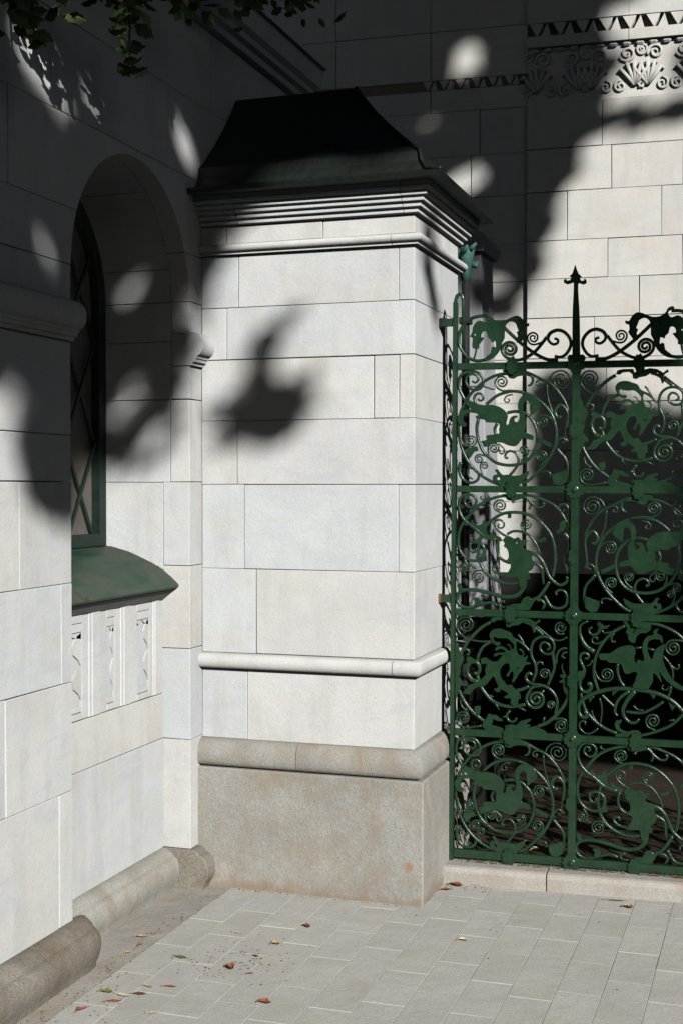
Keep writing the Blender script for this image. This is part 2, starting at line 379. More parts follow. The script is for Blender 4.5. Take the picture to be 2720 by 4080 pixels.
# spandrels round the arch
def arch_y(z, s): return YC + s * math.sqrt(max(0, RA * RA - (z - ZS) ** 2)) if z > ZS else YC + s * RA
def spandrel(z0, z1, s, yo, x0, x1):
    n = 14; top = min(z1, ZS + RA)
    pts = [(yo, z0)]
    if z0 < ZS: pts.append((YC + s * RA, z0))
    for i in range(n + 1):
        z = max(z0, ZS) + (top - max(z0, ZS)) * (1 - (1 - i / n) ** 2)
        pts.append((arch_y(z, s), z))
    if z1 > ZS + RA: pts.append((YC, z1))
    pts.append((yo, z1)); g = GAP / 2
    pts = [(p[0] + (g * -s if abs(p[0] - YC) < 1e-6 and False else 0), min(max(p[1], z0 + g), z1 - g)) for p in pts]
    q = [pts[0]]
    for p in pts[1:]:
        if (p[0] - q[-1][0]) ** 2 + (p[1] - q[-1][1]) ** 2 > 1e-7: q.append(p)
    prism('stone_block', q, 'X', x0, x1, 'white', wall, 0)
for z0, z1 in ((2.325, 2.51), (2.51, 2.81)):
    spandrel(z0, z1, -1, 3.25 if z0 < 2.5 else 3.5, XW - .078, XW); spandrel(z0, z1, 1, YQ + .16, XW - .078, XW)
    stone(XW - .078, XW, 2.2, 3.25 if z0 < 2.5 else 3.5, z0, z1, 'white', wall)
stone(XW - .078, XW, 3.25, YN, 2.208, 2.325, 'white', wall); stone(XW - .078, XW, 2.2, 3.25, 2.208, 2.325, 'white', wall)
for z0, z1, ys in ((2.81, 3.12, (2.0, 2.9, 3.75, 4.6, 5.3, 6.0)), (3.12, 3.44, (2.0, 2.5, 3.4, 4.2, 5.0, 5.6, 6.0))):
    for a, b in zip(ys, ys[1:]): stone(XW - .078, XW, a, b, z0, z1, 'white', wall)
for z0, z1 in ((2.3, 2.51), (2.51, 2.81)): stone(XW - .078, XW, YQ + .163, 6.0, z0, z1, 'white', wall)
angs = [0, 16, 58, 90, 122, 164, 180]
for a0, a1 in zip(angs, angs[1:]):                                # inner order of voussoirs
    d = .18
    pts = arc(YC, ZS, RA, a0 + d, a1 - d, 10) + arc(YC, ZS, RA + .15, a1 - d, a0 + d, 10)
    prism('voussoir', pts, 'X', XG - .08, XW - .081, 'white', wall)
# impost band
imp = [(-.02, 2.2055), (.014, 2.2055), (.034, 2.199), (.050, 2.183), (.058, 2.160), (.056, 2.136), (.045, 2.117), (.032, 2.110), (.030, 2.102), (.024, 2.097), (.022, 2.088), (.012, 2.084), (.010, 2.074), (-.02, 2.074)]
def along(y0, y1, x=XW): return [(x, y0, 1, 0), (x, (y0 + y1) / 2, 1, 0), (x, y1, 1, 0)]
for a, b in ((1.2, 2.6), (2.603, YN)): sweep('impost', imp, along(a, b), 'white', wall)
sweep('impost', imp, along(YQ, YQ + .12), 'white', wall)
cap = [(-.03, 3.445), (.03, 3.445), (.035, 3.47), (.06, 3.48), (.065, 3.50), (.09, 3.515), (.10, 3.55), (.10, 3.60), (-.03, 3.60)]
sweep('wall_cornice', cap, [(XW, 1.2, 1, 0), (XW, 4, 1, 0), (XW, 6.0, 1, 1), (XW - 1.6, 6.0, 0, 1)], 'white', wall)
prism('roof', [(-2.1, 3.602), (-4.3, 4.9), (-4.3, 3.602)], 'Y', .8, 6.1, 'roof', wall)
# base roll
bas = [(-.02, .159), (.010, .158), (.030, .149), (.049, .136), (.053, .128), (.060, .126), (.074, .117), (.083, .100), (.086, .080), (.083, .056), (.074, .032), (.064, .014), (.060, -.02), (-.02, -.02)]
sweep('base_roll', bas, along(1.2, 2.75), 'dirty', wall)
sweep('base_roll', bas, [(XW, y, s, 0) for y, s in ((2.753, 1), (3.2, .985), (3.5, 1.01), (3.7, .99), (3.86, 1), (3.895, .97), (3.918, .88), (3.932, .70), (3.936, .45))], 'dirty', wall, jit=.0012)
basp = [(o * .80, z) for o, z in bas]
sweep('base_roll', basp, [(XP, y, s, 0) for y, s in ((3.80, 1), (4.1, .98), (4.35, 1.01), (4.6, .99), (4.779, 1))], 'grey', wall, jit=.0012)
prism('base_roll', [(-2.335, .158), (-2.21, .158), (-2.193, .150), (-2.188, .140), (-2.17, .132), (-2.155, .115), (-2.146, .09), (-2.145, .062), (-2.151, .04), (-2.166, .018), (-2.18, -.02), (-2.335, -.02)], 'Y', 4.781, 4.90, 'dirty', wall, .004)
# niche panel
for z0, z1 in ((.158, .595), (.595, .7755)): stone(XP - .15, XP, YN - .05, YQ, z0, z1, 'white', wall)
tr = empty('blind_tracery'); tr.parent = wall; tr.matrix_parent_inverse = wall.matrix_basis.inverted()
def tbox(name, y0, y1, z0, z1, x0, x1): return box(name, x0, x1, y0, y1, z0, z1, 'white', tr, .0015, .0006)
tbox('back_slab', YN, YQ - .001, .777, 1.15, XP - .14, XP - .017)
def mullion(yc, w):                                               # stepped, fluted strip
    prof = [(-.018, -w), (-.0055, -w), (-.0055, -w * .80), (-.0055, -w * .74), (-.0055, -w * .54), (-.0025, -w * .48), (-.0025, -w * .30), (0, -w * .26),
            (0, w * .26), (-.0025, w * .30), (-.0025, w * .48), (-.0055, w * .54), (-.0055, w * .74), (-.0055, w * .80), (-.0055, w), (-.018, w)]
    prism('mullion', [(XP + o, yc + y) for o, y in prof], 'Z', .778, 1.148, 'white', tr)
mull = (3.90, 4.235, 4.475, 4.725)
for yc, w in zip(mull, (.075, .088, .088, .0555)): mullion(yc, w)
for (ya, wa), (yb, wb) in zip(list(zip(mull, (.075, .088, .088, .0555))), list(zip(mull, (.075, .088, .088, .0555)))[1:]):
    y0, y1 = ya + wa, yb - wb
    if y1 - y0 > .25: y0 = y1 - .11
    tbox('lintel', y0, y1, 1.118, 1.147, XP - .018, XP - .004); tbox('lintel', y0, y1, 1.085, 1.116, XP - .018, XP - .007)
    tbox('sill_step', y0, y1, .778, .80, XP - .018, XP - .003); tbox('sill_step', y0, y1, .802, .822, XP - .018, XP - .010)
    w = y1 - y0; m0 = y0 + w * .5
    for zc, h in ((1.02, .062), (.90, .062)):                     # paired cusps, point to point
        for s in (-1, 1):
            e = y0 if s < 0 else y1
            prism('cusp', [(e, zc + h), (e - s * w * .16, zc + h * .85), (e - s * w * .36, zc + h * .3), (e - s * w * .30, zc - h * .2), (e - s * w * .10, zc - h * .55), (e, zc - h * .9)], 'X', XP - .018, XP - .011, 'white', tr)
    for s in (-1, 1):
        e = y0 if s < 0 else y1
        prism('cusp', [(e, 1.083), (e - s * w * .5, 1.083), (e - s * w * .30, 1.068), (e, 1.060)], 'X', XP - .018, XP - .011, 'white', tr)
# copper window sill over a splayed stone
sp = [(XG - .05, 1.362), (-2.597, 1.357), (-2.565, 1.356), (-2.485, 1.336), (-2.434, 1.315), (-2.385, 1.293), (-2.338, 1.268), (-2.30, 1.239), (-2.269, 1.211), (-2.267, 1.203), (-2.275, 1.194), (-2.36, 1.20), (XG - .05, 1.22)]
prism('copper_sill', sp, 'Y', YN + .002, YQ - .001, 'copper', wall)
prism('sill_soffit', [(XP - .1, 1.149), (XP + .001, 1.149), (-2.283, 1.190), (XP - .1, 1.196)], 'Y', YN + .002, YQ - .004, 'white', wall)
bm = bmesh.new()                                                  # moss in the angle of sill and jamb
for k in range(420):
    t = random.random() ** 1.4; x = -2.595 + t * .27; z = 1.354 - (t ** 1.5) * .088
    p = Vector((x, YQ - .004 + random.uniform(-.008, 0), z)); h = random.uniform(.002, .010) * (1.2 - t)
    d = Vector((random.uniform(-.5, .5), -random.uniform(0, .8), 1)).normalized() * h; s = Vector((.0016, 0, 0))
    bm.faces.new([bm.verts.new(p - s), bm.verts.new(p + s), bm.verts.new(p + d)])
tag(link('sill_moss', fin(bm, 'sill_moss'), 'moss', wall), kind='stuff')
# window
win = empty('window'); win.parent = wall; win.matrix_parent_inverse = wall.matrix_basis.inverted()
out_ = [(YN, 1.36), (YQ, 1.36), (YQ, ZS)] + arc(YC, ZS, RA, 0, 180, 24)[1:] + [(YN, 1.361)]
inn = [(YN + .055, 1.408), (YQ - .055, 1.408)] + arc(YC, ZS, RA - .055, 0, 180, 24)
prism('window_frame', out_[:-1], 'X', XG - .035, XG + .012, 'frame', win, 0, None, [inn])
prism('pane', [(YN + .05, 1.40), (YQ - .05, 1.40)] + arc(YC, ZS, RA - .05, 0, 180, 24), 'X', XG - .03, XG - .024, 'glass', win)
sl = .2 / .115
def inside(y, z): return YN + .05 < y < YQ - .05 and 1.40 < z and (z < ZS or (y - YC) ** 2 + (z - ZS) ** 2 < (RA - .05) ** 2)
for k in range(-9, 12):
    for s in (-1, 1):
        seg = [(YN + .05 + (YQ - YN - .1) * i / 80, 1.575 + .4 * k + s * sl * (YN + .05 + (YQ - YN - .1) * i / 80 - 4.605)) for i in range(81)]
        seg = [p for p in seg if inside(*p)]
        if len(seg) < 4: continue
        bm = bmesh.new(); x = XG - .006 + .003 * s
        tube(bm, [(x, *seg[0]), (x, *seg[-1])], .0105, .0105, 4, .6, up=Vector((1, 0, 0))); link('lattice_bar', fin(bm, 'lattice_bar'), 'frame', win)

# ------------------------------------------------------------------ wall across the courtyard
back = empty('courtyard_building', (-1.54, 8.3, 0), R(3)); LOCAL.add(back.name)
tag(back, 'tall ashlar wall with carved frieze behind the gate', 'building')
GAP = .0034
box('core', -5, 4.5, .06, .5, -.05, 6.0, 'mortar', back, 0)
zb = [0, .38, .72, 1.05, 1.50, 1.82, 2.12, 2.395, 2.647, 2.89, 3.128, 3.432, 3.701, 3.985]
vj = {12: [.52, .945, 1.5], 11: [.25, .82, 1.3], 10: [.50, .945, 1.5], 9: [.69, 1.2], 8: [.42, .95, 1.4]}
for i, (z0, z1) in enumerate(zip(zb, zb[1:])):
    js = vj.get(i + 1) or sorted([.35 + random.uniform(-.2, .2) + k * .55 for k in range(3)])
    xs = [0.0] + js + [2.1]
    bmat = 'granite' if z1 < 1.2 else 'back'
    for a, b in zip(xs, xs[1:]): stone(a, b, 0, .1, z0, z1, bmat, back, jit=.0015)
    xs = [0.0, -.28 - random.uniform(0, .35), -.95 - random.uniform(0, .2), -1.7, -2.4]
    for a, b in zip(xs, xs[1:]): stone(b, a - .001, .042, .12, z0, z1, bmat, back, jit=.0015)
for z0, z1 in ((4.33, 4.40), (4.482, 4.75), (4.75, 5.05), (5.05, 5.4)):
    for a, b in ((0, .62), (.62, 1.25), (1.25, 2.1)): stone(a, b, -.012 if z0 < 4.36 else 0, .1, z0, z1, 'back', back)
for z0, z1 in ((3.985, 4.128), (4.192, 4.5), (4.5, 4.8), (4.8, 5.1)):
    for a, b in ((-.62, 0), (-1.25, -.62), (-2.4, -1.25)): stone(a, b - .001, .042, .12, z0, z1, 'back', back)
box('light_block_wall', 4.6, 5.0, -2.7, .1, -.05, 5.5, 'back', back, 0)  # unseen wall added to keep sky and bounced light off the courtyard
def teeth(x0, x1, z0, z1, yb, pitch):
    k = 0; x = x0
    while x < x1:
        prism('tooth', [(x + .006, z1), (x + pitch * .62, z1), (x + pitch * .5, z0 + (z1 - z0) * .45), (x + pitch * .36, z0)], 'Y', yb - .055, yb, 'back', back)
        prism('tooth', [(x + pitch * .52, z0), (x + pitch * .96, z0), (x + pitch * .80, z1)], 'Y', yb - .055, yb, 'back', back)
        x += pitch
teeth(0.01, 2.1, 4.402, 4.480, .06, .142); teeth(-.68, -.10, 4.13, 4.19, .10, .105)
# carved leaf frieze: scrolled stems and fanned leaves standing off a sunk ground
box('frieze_ground', 0, 2.1, .03, .09, 3.99, 4.328, 'back', back, .002)
def carve(x, s):
    bm = bmesh.new()
    for cx, cz, r0, a0, sw, w in ((x, 4.255, .05, 200, 560 * s, .010), (x + .085 * s, 4.275, .035, 20, -520 * s, .008), (x - .04 * s, 4.06, .04, 90, 500 * s, .009), (x + .10 * s, 4.09, .045, 270, -540 * s, .009)):
        pts = []
        for i in range(20):
            t = i / 19; a = R(a0 + sw * t); q = r0 * (1 - .82 * t); pts.append((cx + q * math.cos(a), .022, cz + q * math.sin(a)))
        tube(bm, pts, w, w * .7, 6)
    for k in range(5):
        a = R(90 + (k - 2) * 24); b0 = Vector((x + .045 * s, .02, 4.06)); b1 = b0 + Vector((math.cos(a) * .11, -.012, math.sin(a) * .15)); 
        tube(bm, [b0, b0.lerp(b1, .6), b1, b1 + Vector((math.cos(a) * .02, .012, -.015))], .014, .010, 6)
    return link('carved_leaf', fin(bm, 'carved_leaf', True), 'back', back)
for k in range(12): carve(.10 + k * .17, 1 if k % 2 else -1)
for k in range(26): box('bead', .02 + k * .08, .075 + k * .08, .0, .05, 4.285 + .018, 4.326, 'back', back, .012)

# battered pillar between pier and courtyard wall
pil = empty('stone_pillar', (-1.5, 6.75, 0)); tag(pil, 'smooth bluish grey pillar half hidden behind the pier and gate', 'pillar')
zs = [-.03, .5, .93, 1.5, 2.1, 2.78]
for z0, z1 in zip(zs, zs[1:]):
    xr = lambda z: -1.383 - .028 * z; xl = -1.72
    bm = bmesh.new()
    vs = [bm.verts.new(p) for z in (z0 + .002, z1 - .002) for p in ((xl, 6.6, z), (xr(z), 6.6, z), (xr(z), 6.9, z), (xl, 6.9, z))]
    for f in ((0, 1, 2, 3), (4, 5, 6, 7), (0, 1, 5, 4), (1, 2, 6, 5), (2, 3, 7, 6), (3, 0, 4, 7)): bm.faces.new([vs[i] for i in f])
    bmesh.ops.recalc_face_normals(bm, faces=bm.faces); bevel(bm, .004); link('stone_block', fin(bm, 'stone_block'), 'granite' if z1 < 1 else 'bluish', pil)
prism('cap', [(-1.74, 2.78), (-1.44, 2.78), (-1.42, 2.83), (-1.44, 2.87), (-1.59, 2.95), (-1.74, 2.87), (-1.76, 2.83)], 'Y', 6.57, 6.93, 'bluish', pil)

# ------------------------------------------------------------------ wrought iron gate (panel drawings in millimetres: u to the right, w upwards)
GATE = {
'swan': [
["r",[211,465,181,462,154,454,120,436,90,411,61,382,40,346,24,311,17,274,16,237,24,186,36,149,58,109,86,75,120,48,158,28,198,15],5.9,5.9],
["r",[128,341,148,360,175,379,202,388,232,394,269,390,302,379,335,360,366,333,389,303,404,268,411,228,408,185,394,146,368,102,338,69,305,39,275,22],5.9,5.9],
["r",[281,472,315,458,351,439,381,426,408,401,434,367,451,334,458,314],5.9,3.9],
["r",[96,284,90,250,93,216,102,183,119,149,143,126,170,107,204,98,238,97,271,104,301,122,321,149,332,182,335,215,330,245,318,272,300,292,283,306,259,312,236,312,213,307],6.2,6.2],
["r",[173,265,164,246,164,233,169,221],5.9,5.9],
["s",[282,388,249,394,222,397,198,395,178,404,167,417,164,431,172,447,187,454,203,449,211,436,208,422,198,414,185,415,177,423,176,434,182,441,191,443,198,438,200,431,197,426,192,424,188,426,187,430],4.2,3.4],
["s",[43,358,22,396,15,429,25,463,56,475,90,472,112,448,114,421,94,402,66,405,47,426,47,451,66,465,88,458,95,442,83,430,70,437],6.9,4.2],
["s",[87,341,79,365,84,381,100,387,114,376,114,361,101,358,94,366],5.9,3.9],
["s",[235,381,212,376,202,363,204,353,212,349,220,353,221,361,214,364],3.3,2.6],
["s",[291,462,310,453,315,438,310,423,300,416,295,417],6.5,3.9],
["s",[381,426,361,436,341,437,330,430,330,418,340,413,347,420,340,425],3.3,3.3],
["s",[379,434,386,451,402,467,430,473,452,460,462,438,454,416,436,404,415,408,402,423,401,442,413,456,429,458,442,450,447,436,443,424,432,418,421,421,415,429,415,438,421,444,428,444,432,440,433,435],3.3,2.6],
["s",[371,424,375,374,385,335,397,301],3.3,3.3],
["s",[429,291,415,288,405,305,410,324,425,338,445,324,455,298,452,261,449,235,447,208,456,189],7.2,5.2],
["s",[403,260,389,285,364,296,346,295,335,283,334,267,343,255,358,252,369,259,373,271,368,282,358,287,348,284,344,276,345,267,351,263,358,263,362,268,362,273,359,276,355,276],3.6,2.9],
["s",[19,229,27,196,41,176,59,173,76,174,87,185,88,199,80,211,67,214,56,209,51,199,54,188,62,182,72,183,78,190,78,198,74,203,67,205,62,202,61,197,62,193,66,191,69,192],3.6,2.9],
["s",[150,122,140,144,138,159,140,175,152,185,167,185,178,176,180,164,174,153,163,149,153,153,148,162,150,171,156,176,164,176,169,171,170,164,167,160,162,159,159,161,158,164],3.9,3.1],
["s",[180,184,190,174,202,162,202,149,192,142,184,149,185,159],3.3,3.3],
["s",[225,55,245,79,258,102,259,126,247,146,227,154,211,146,206,132,212,124,217,130],5.6,4.2],
["s",[268,114,291,132,300,150,299,163,290,172,278,172,269,166,267,155,273,147,281,144,289,148,292,155,290,162,284,165,278,164,275,160,276,155,279,152,282,152,284,155],3.6,2.9],
["s",[345,92,366,111,371,123,372,139,362,151,348,154,336,147,332,135,336,124,346,118,356,120,362,128,362,137,356,143,349,144,343,140,342,134,344,129,348,128,352,129,353,132],3.9,3.1],
["s",[150,119,130,132,110,138,98,139,88,133,85,122,89,112,99,107,108,110,113,117,112,125,106,130,99,131,94,127,94,122,96,117,100,116,103,118,104,120],3.6,2.9],
["s",[130,38,113,65,106,90,108,101,116,108,126,108,133,102,135,94,131,87,124,84,117,87,114,92,115,98,120,101,124,100,127,98,127,94,125,92],3.3,2.6],
["s",[26,109,20,82,28,51,49,29,76,26,97,40,98,62,83,78,62,85,54,68,61,48,76,40],7.8,3.3],
["s",[412,165,430,144,446,126,456,99,456,63,446,30],6.2,5.2],
["p",[394,59,414,66,434,73,452,79,454,60,451,30,428,13,405,20,396,39],[]],
["s",[348,66,368,73,384,69,389,58,383,51],3.3,3.3],
["s",[412,169,416,192,431,207,444,200,441,187,431,189],3.3,3.3],
["p",[194,480,214,483,275,482,301,465,301,455,275,456,255,453,238,443,221,446,211,460,198,463],[]],
["p",[156,45,161,57,176,60,171,69,164,77,176,82,189,65,198,57,218,59,242,54,268,57,305,76,298,52,275,29,262,10,192,10,171,28,158,35],[[188,42,181,35,173,42,180,50]]],
["b",[56,361,91,344,125,339,148,340,175,335,199,321,214,303,216,286,211,269,213,258,221,264,224,281,236,294,251,296,256,289,246,286,243,276,251,269,261,276,264,296,259,316,257,343,266,366,282,379,302,382,319,375,335,362,346,338,344,322,329,312,319,302,306,294,308,309,304,322,304,345,292,355,281,346,276,322,279,309,286,286,290,262,288,242,285,229,319,216,317,197,294,202,274,202,260,182,244,172,217,177,197,186,173,188,150,179,123,169,116,183,109,193,133,199,129,210,136,218,169,221,183,226,181,240,184,253,179,265,156,268,129,270,122,280,91,285,86,294,98,300,84,307,60,309,43,301,35,284,40,271,50,264,44,252,27,254,15,267,11,288,19,304,36,320,67,324,45,345],[[331,329,327,325,324,329,327,332]]],
["p",[48,164,92,174,99,156,79,149,65,126,55,132,46,149],[]],
["p",[338,210,392,184,388,167,339,191],[]]],
'goat': [
["r",[205,475,172,469,135,456,101,436,74,409,50,378,33,354,21,323,18,289,22,259,34,236,55,217,82,210,106,213],5.9,5.9],
["r",[292,480,326,473,362,460,395,445,419,426,435,406,449,383,459,360,464,334],5.9,3.9],
["s",[460,363,467,403,458,433,442,444,425,436,425,419,439,413,447,423],6.5,3.9],
["r",[265,125,235,120,205,123,174,134,147,150,127,170,109,200,101,233,102,274,109,308,119,335,132,355,159,379,192,400,226,408,266,408,303,400,340,380,370,352,392,322,404,289,410,253,411,213,406,180,401,153],6.2,6.2],
["r",[217,320,240,332,270,332,300,321,324,298,341,268,349,240],5.2,5.2],
["r",[183,292,177,262,184,232,201,215,228,204],5.6,5.6],
["s",[173,297,143,303,119,315,95,335,74,351,50,368,29,395,19,428,24,459,42,478,66,479,87,466,90,446,77,429,57,429,43,445,49,464,63,463,67,453,58,448],7.2,4.2],
["p",[50,368,64,363,74,377,83,360,98,353,112,358,120,377,130,377,130,352,134,332,143,312,151,329,166,316,190,308,200,291,153,295,126,301,102,318,90,326,95,335,74,350],[]],
["s",[220,310,200,319,176,339,166,363,172,375,189,377,203,366,203,351,190,344,179,353,186,360],4.9,3.3],
["s",[289,133,286,107,266,79,236,67,202,67,168,75,134,84,93,91,52,91,25,81,13,59,22,33,46,19,77,20,104,29,131,38,158,41,180,31],9.1,5.9],
["p",[80,59,102,63,116,45,101,24,84,27,89,44],[]],
["p",[15,115,28,117,35,103,40,92,22,86],[]],
["s",[308,248,338,238,361,212,375,182,388,153,408,133,431,120,454,131,462,148,453,153],8.2,5.2],
["s",[308,214,338,202,358,185,362,152,365,122],7.2,4.6],
["s",[255,159,228,157,198,155,174,164,161,179,167,191,182,190,184,178],6.9,3.9],
["b",[200,296,217,313,234,310,247,303,264,310,274,297,287,299,304,294,286,288,301,281,284,276,286,262,308,258,321,245,318,224,328,201,317,178,305,171,312,151,309,141,295,137,297,117,276,103,265,130,262,148,235,146,208,147,218,162,231,182,233,199,218,206,211,212,224,223,224,246,217,263,204,272,209,283],[[261,286,257,282,253,286,257,290]]],
["s",[116,217,124,237,125,261,114,278,92,287,71,284],8.5,5.9],
["s",[68,285,67,260,78,245,93,250,90,262],5.9,4.2],
["p",[101,223,133,234,137,211,106,204],[]],
["s",[192,406,172,416,163,428,165,445,178,456,194,457,205,447,208,434,202,422,190,418,179,422,173,431,175,441,183,446,191,446,196,441,197,434,194,430,189,429,185,431,184,434],3.9,3.1],
["s",[287,333,283,337,274,350,275,366,285,376,298,378,309,370,312,359,307,348,298,344,288,346,283,354,284,362,290,367,297,367,301,364,302,358,299,355,296,354,293,355],3.6,2.9],
["s",[137,153,120,169,109,171,91,168,79,154,79,137,90,125,105,123,117,130,121,143,117,154,107,160,96,157,90,149,90,141,96,135,103,134,109,138,110,144,107,148,104,149,101,147],3.9,3.1],
["s",[41,219,57,195,57,181,50,169,38,165,27,169,22,179,25,189,33,195,42,193,47,187,47,179,42,175,36,174,32,177,31,182,34,185,37,186,39,184],3.6,2.9],
["s",[53,173,64,167,73,162],2.9,2.9],
["s",[151,463,131,457,114,460,107,467,112,473],3.9,2.9],
["p",[195,482,282,484,296,465,276,464,252,456,239,454,219,457,205,474],[]],
["s",[241,457,242,446],5.2,7.2],
["s",[286,474,302,461,316,445,339,430,359,432,366,445,357,450],6.5,3.6],
["s",[309,451,311,435,303,421],5.9,3.9],
["p",[219,402,234,402,233,385,219,385],[]],
["p",[223,14,229,31,246,40,273,41,283,61,293,70,311,71,314,61,333,59,323,41,310,17],[]],
["r",[388,133,369,99,343,68,309,54],6.5,6.5],
["s",[339,58,359,57,371,39,360,22],6.2,4.6],
["s",[195,47,189,40,194,27,223,23],4.9,4.9],
["s",[195,47,204,50,208,43],4.2,3.3],
["s",[369,79,383,53,399,33,429,27,455,41,460,71,451,94,432,101,415,92,419,80],6.5,4.6],
["p",[337,298,370,312,377,296,344,285],[]],
["p",[429,373,449,380,452,357,443,337,420,323,410,333,426,346],[]],
["s",[443,327,458,314,466,281,460,247,449,224,454,194,464,164],7.2,4.6]],
'lion': [
["r",[152,452,122,434,91,406,64,375,47,347,37,330],6.5,6.5],
["r",[25,173,39,143,60,110,84,84,108,65,128,50],6.5,6.5],
["s",[156,376,122,373,81,377,47,388,25,407,16,431,22,455,40,469,62,468,78,454,80,435,69,419,52,413,36,420,29,434,33,449,45,457,58,456,66,448,67,437,61,428,52,426,45,430,42,437,45,442,50,445,54,444],3.6,2.9],
["s",[337,445,367,421,407,392,437,390,461,403],4.2,2.9],
["s",[449,417,431,414,417,424,413,439,419,454,432,460,445,457,453,447,452,435,444,427,433,426,426,431,424,440,428,447,434,449,440,447,442,443,441,438,438,437],3.9,3.1],
["p",[152,456,159,471,182,475,220,475,223,461,243,467,283,477,310,473,334,458,350,472,355,462,340,454,334,442,337,422,329,415,324,431,314,458,290,460,267,446,243,442,230,435,218,438,216,454,203,464,179,462,166,453],[]],
["r",[287,458,310,451,337,433,367,408],5.6,5.6],
["r",[99,285,106,319,122,350,146,368,166,375],5.9,5.9],
["r",[101,234,114,194,134,164,158,138,192,120,233,113,270,119,296,125],6.5,6.5],
["s",[141,158,168,149],3.6,2.6],
["s",[172,132,192,98],4.2,2.9],
["s",[266,115,300,100],3.6,3.6],
["r",[244,390,274,376,294,360,311,342],4.6,4.6],
["s",[264,406,274,396,291,366],4.2,4.2],
["b",[114,299,130,310,147,303,164,294,184,297,197,312,204,321,190,324,177,316,169,318,174,328,197,332,214,333,211,343,194,348,180,339,173,345,183,356,207,356,224,344,238,341,231,361,221,364,224,367,234,364,244,344,251,361,237,381,220,391,203,390,180,392,170,396,166,385,175,374,193,373,194,363,180,360,163,372,151,395,153,412,169,426,196,428,217,421,237,413,247,395,261,382,258,362,263,338,271,325,285,324,283,339,271,345,274,352,288,343,291,326,285,316,298,320,305,325,303,310,297,299,315,297,315,290,295,286,285,265,272,251,265,238,252,217,242,215,249,237,248,255,238,257,232,240,223,236,222,246,233,263,233,283,225,290,211,286,196,265,195,245,201,225,215,212,222,200,239,205,249,193,259,184,273,176,279,151,269,144,268,127,250,119,238,132,239,149,219,148,211,154,229,165,212,178,195,184,195,174,182,172,170,184,188,190,178,217,168,235,154,219,134,195,114,194,90,179,76,161,56,157,42,163,56,174,69,195,100,207,117,218,137,242,133,259,140,280,133,286,120,282],[[272,273,267,267,261,272,267,278]]],
["s",[259,180,283,186,312,201],7.2,5.9],
["s",[103,208,79,216,62,239,60,266,72,286,92,290,107,278,110,255,100,239,89,247],9.8,6.5],
["p",[56,307,70,310,103,291,72,283,55,290],[]],
["p",[11,366,23,349,27,333,41,320,46,296,31,265,33,248,26,227,52,191,35,190,28,173,15,141,10,141,8,362],[]],
["s",[34,329,44,338,56,339,66,331,63,315,56,320],5.6,4.2],
["s",[326,220,339,258,335,291,321,321,319,354,328,381,351,399,381,401,404,387,411,361,401,337,378,333,358,345,355,365,367,380,387,373,393,357,381,350],5.9,4.6],
["r",[386,208,399,240,411,278,408,311,404,341],5.6,5.6],
["s",[389,213,395,240,393,252,389,265,377,271,364,269,356,259,357,248,364,240,373,239,381,244,383,252,380,259,374,261,369,260,366,255,367,251,369,249,372,249],3.6,2.9],
["s",[335,281,348,298,362,297,365,287],4.9,3.9],
["s",[418,294,421,331,434,352,454,359,462,354],4.6,3.9],
["s",[461,343,447,339,442,325,455,319],3.9,3.9],
["s",[322,245,312,254,299,243,302,223,326,210,359,207,389,196,412,174,424,148,423,121,416,94],6.2,5.6],
["s",[362,205,326,197,311,176,301,150,309,126,331,114,354,119,368,137,368,158,356,173,337,175,322,166,317,150,323,136,335,130,347,133,354,143,353,153,346,159,339,159,334,155,333,149,336,146],6.2,5.2],
["s",[371,187,358,170],5.2,5.2],
["s",[420,111,414,130,409,139,399,142,390,138,385,130,387,122,393,117,401,117,406,122,407,128,403,133,399,134,395,132,393,128,394,125,397,124],3.9,3.1],
["r",[469,167,459,143,439,112,413,81,384,56,347,39],7.2,7.2],
["s",[369,60,375,80],4.6,3.6],
["s",[413,71,434,77,454,73,466,58,465,39,453,26,436,23,423,31,418,46,424,59,437,66,449,63,456,54,454,42,447,35,438,34,431,39,430,46,433,52,439,55,443,53,445,49,444,46],4.2,3.4],
["p",[438,285,446,301,444,279,458,250,468,227,472,194,469,163,452,183,447,202,448,219,430,222,438,230,451,236,435,245,435,252,448,254],[]],
["s",[120,30,84,22,50,19,26,30,17,52,21,70,36,81,53,81,64,70,66,55,58,43,45,39,33,44,29,54,32,65,40,70,49,69,54,64,54,57,50,52,45,51,41,54,41,57],3.9,3.1],
["s",[32,132,39,105,60,88],3.3,3.3],
["p",[90,108,104,110,116,112,116,96,113,78,101,73,91,91],[]],
["p",[122,28,127,49,142,66,148,84,159,77,179,78,193,66,206,60,206,53,186,53,166,61,166,47,159,37,193,29,227,17,224,8,166,5,135,15],[]],
["p",[213,33,223,39,247,42,260,39,277,57,300,65,320,69,320,62,300,48,319,44,317,39,304,31,341,42,351,34,374,25,387,12,328,9,254,10,227,20],[]],
["s",[236,98,223,81,226,61,243,51,257,59,260,69],5.6,4.6],
["s",[223,74,206,70],4.9,3.6]],
'eagle': [
["r",[198,456,164,438,129,407,103,370,86,331,79,292,79,253,87,223,96,197],5.9,5.9],
["r",[28,181,34,155,46,119,67,90,94,65,130,43,171,29],5.9,5.9],
["r",[288,469,328,464,371,448,406,426,434,392,449,351,452,304,447,257,431,221],5.9,5.9],
["r",[266,26,304,37,347,55,381,74,415,108,437,139],5.6,5.6],
["s",[369,89,392,94],3.5,3.0],
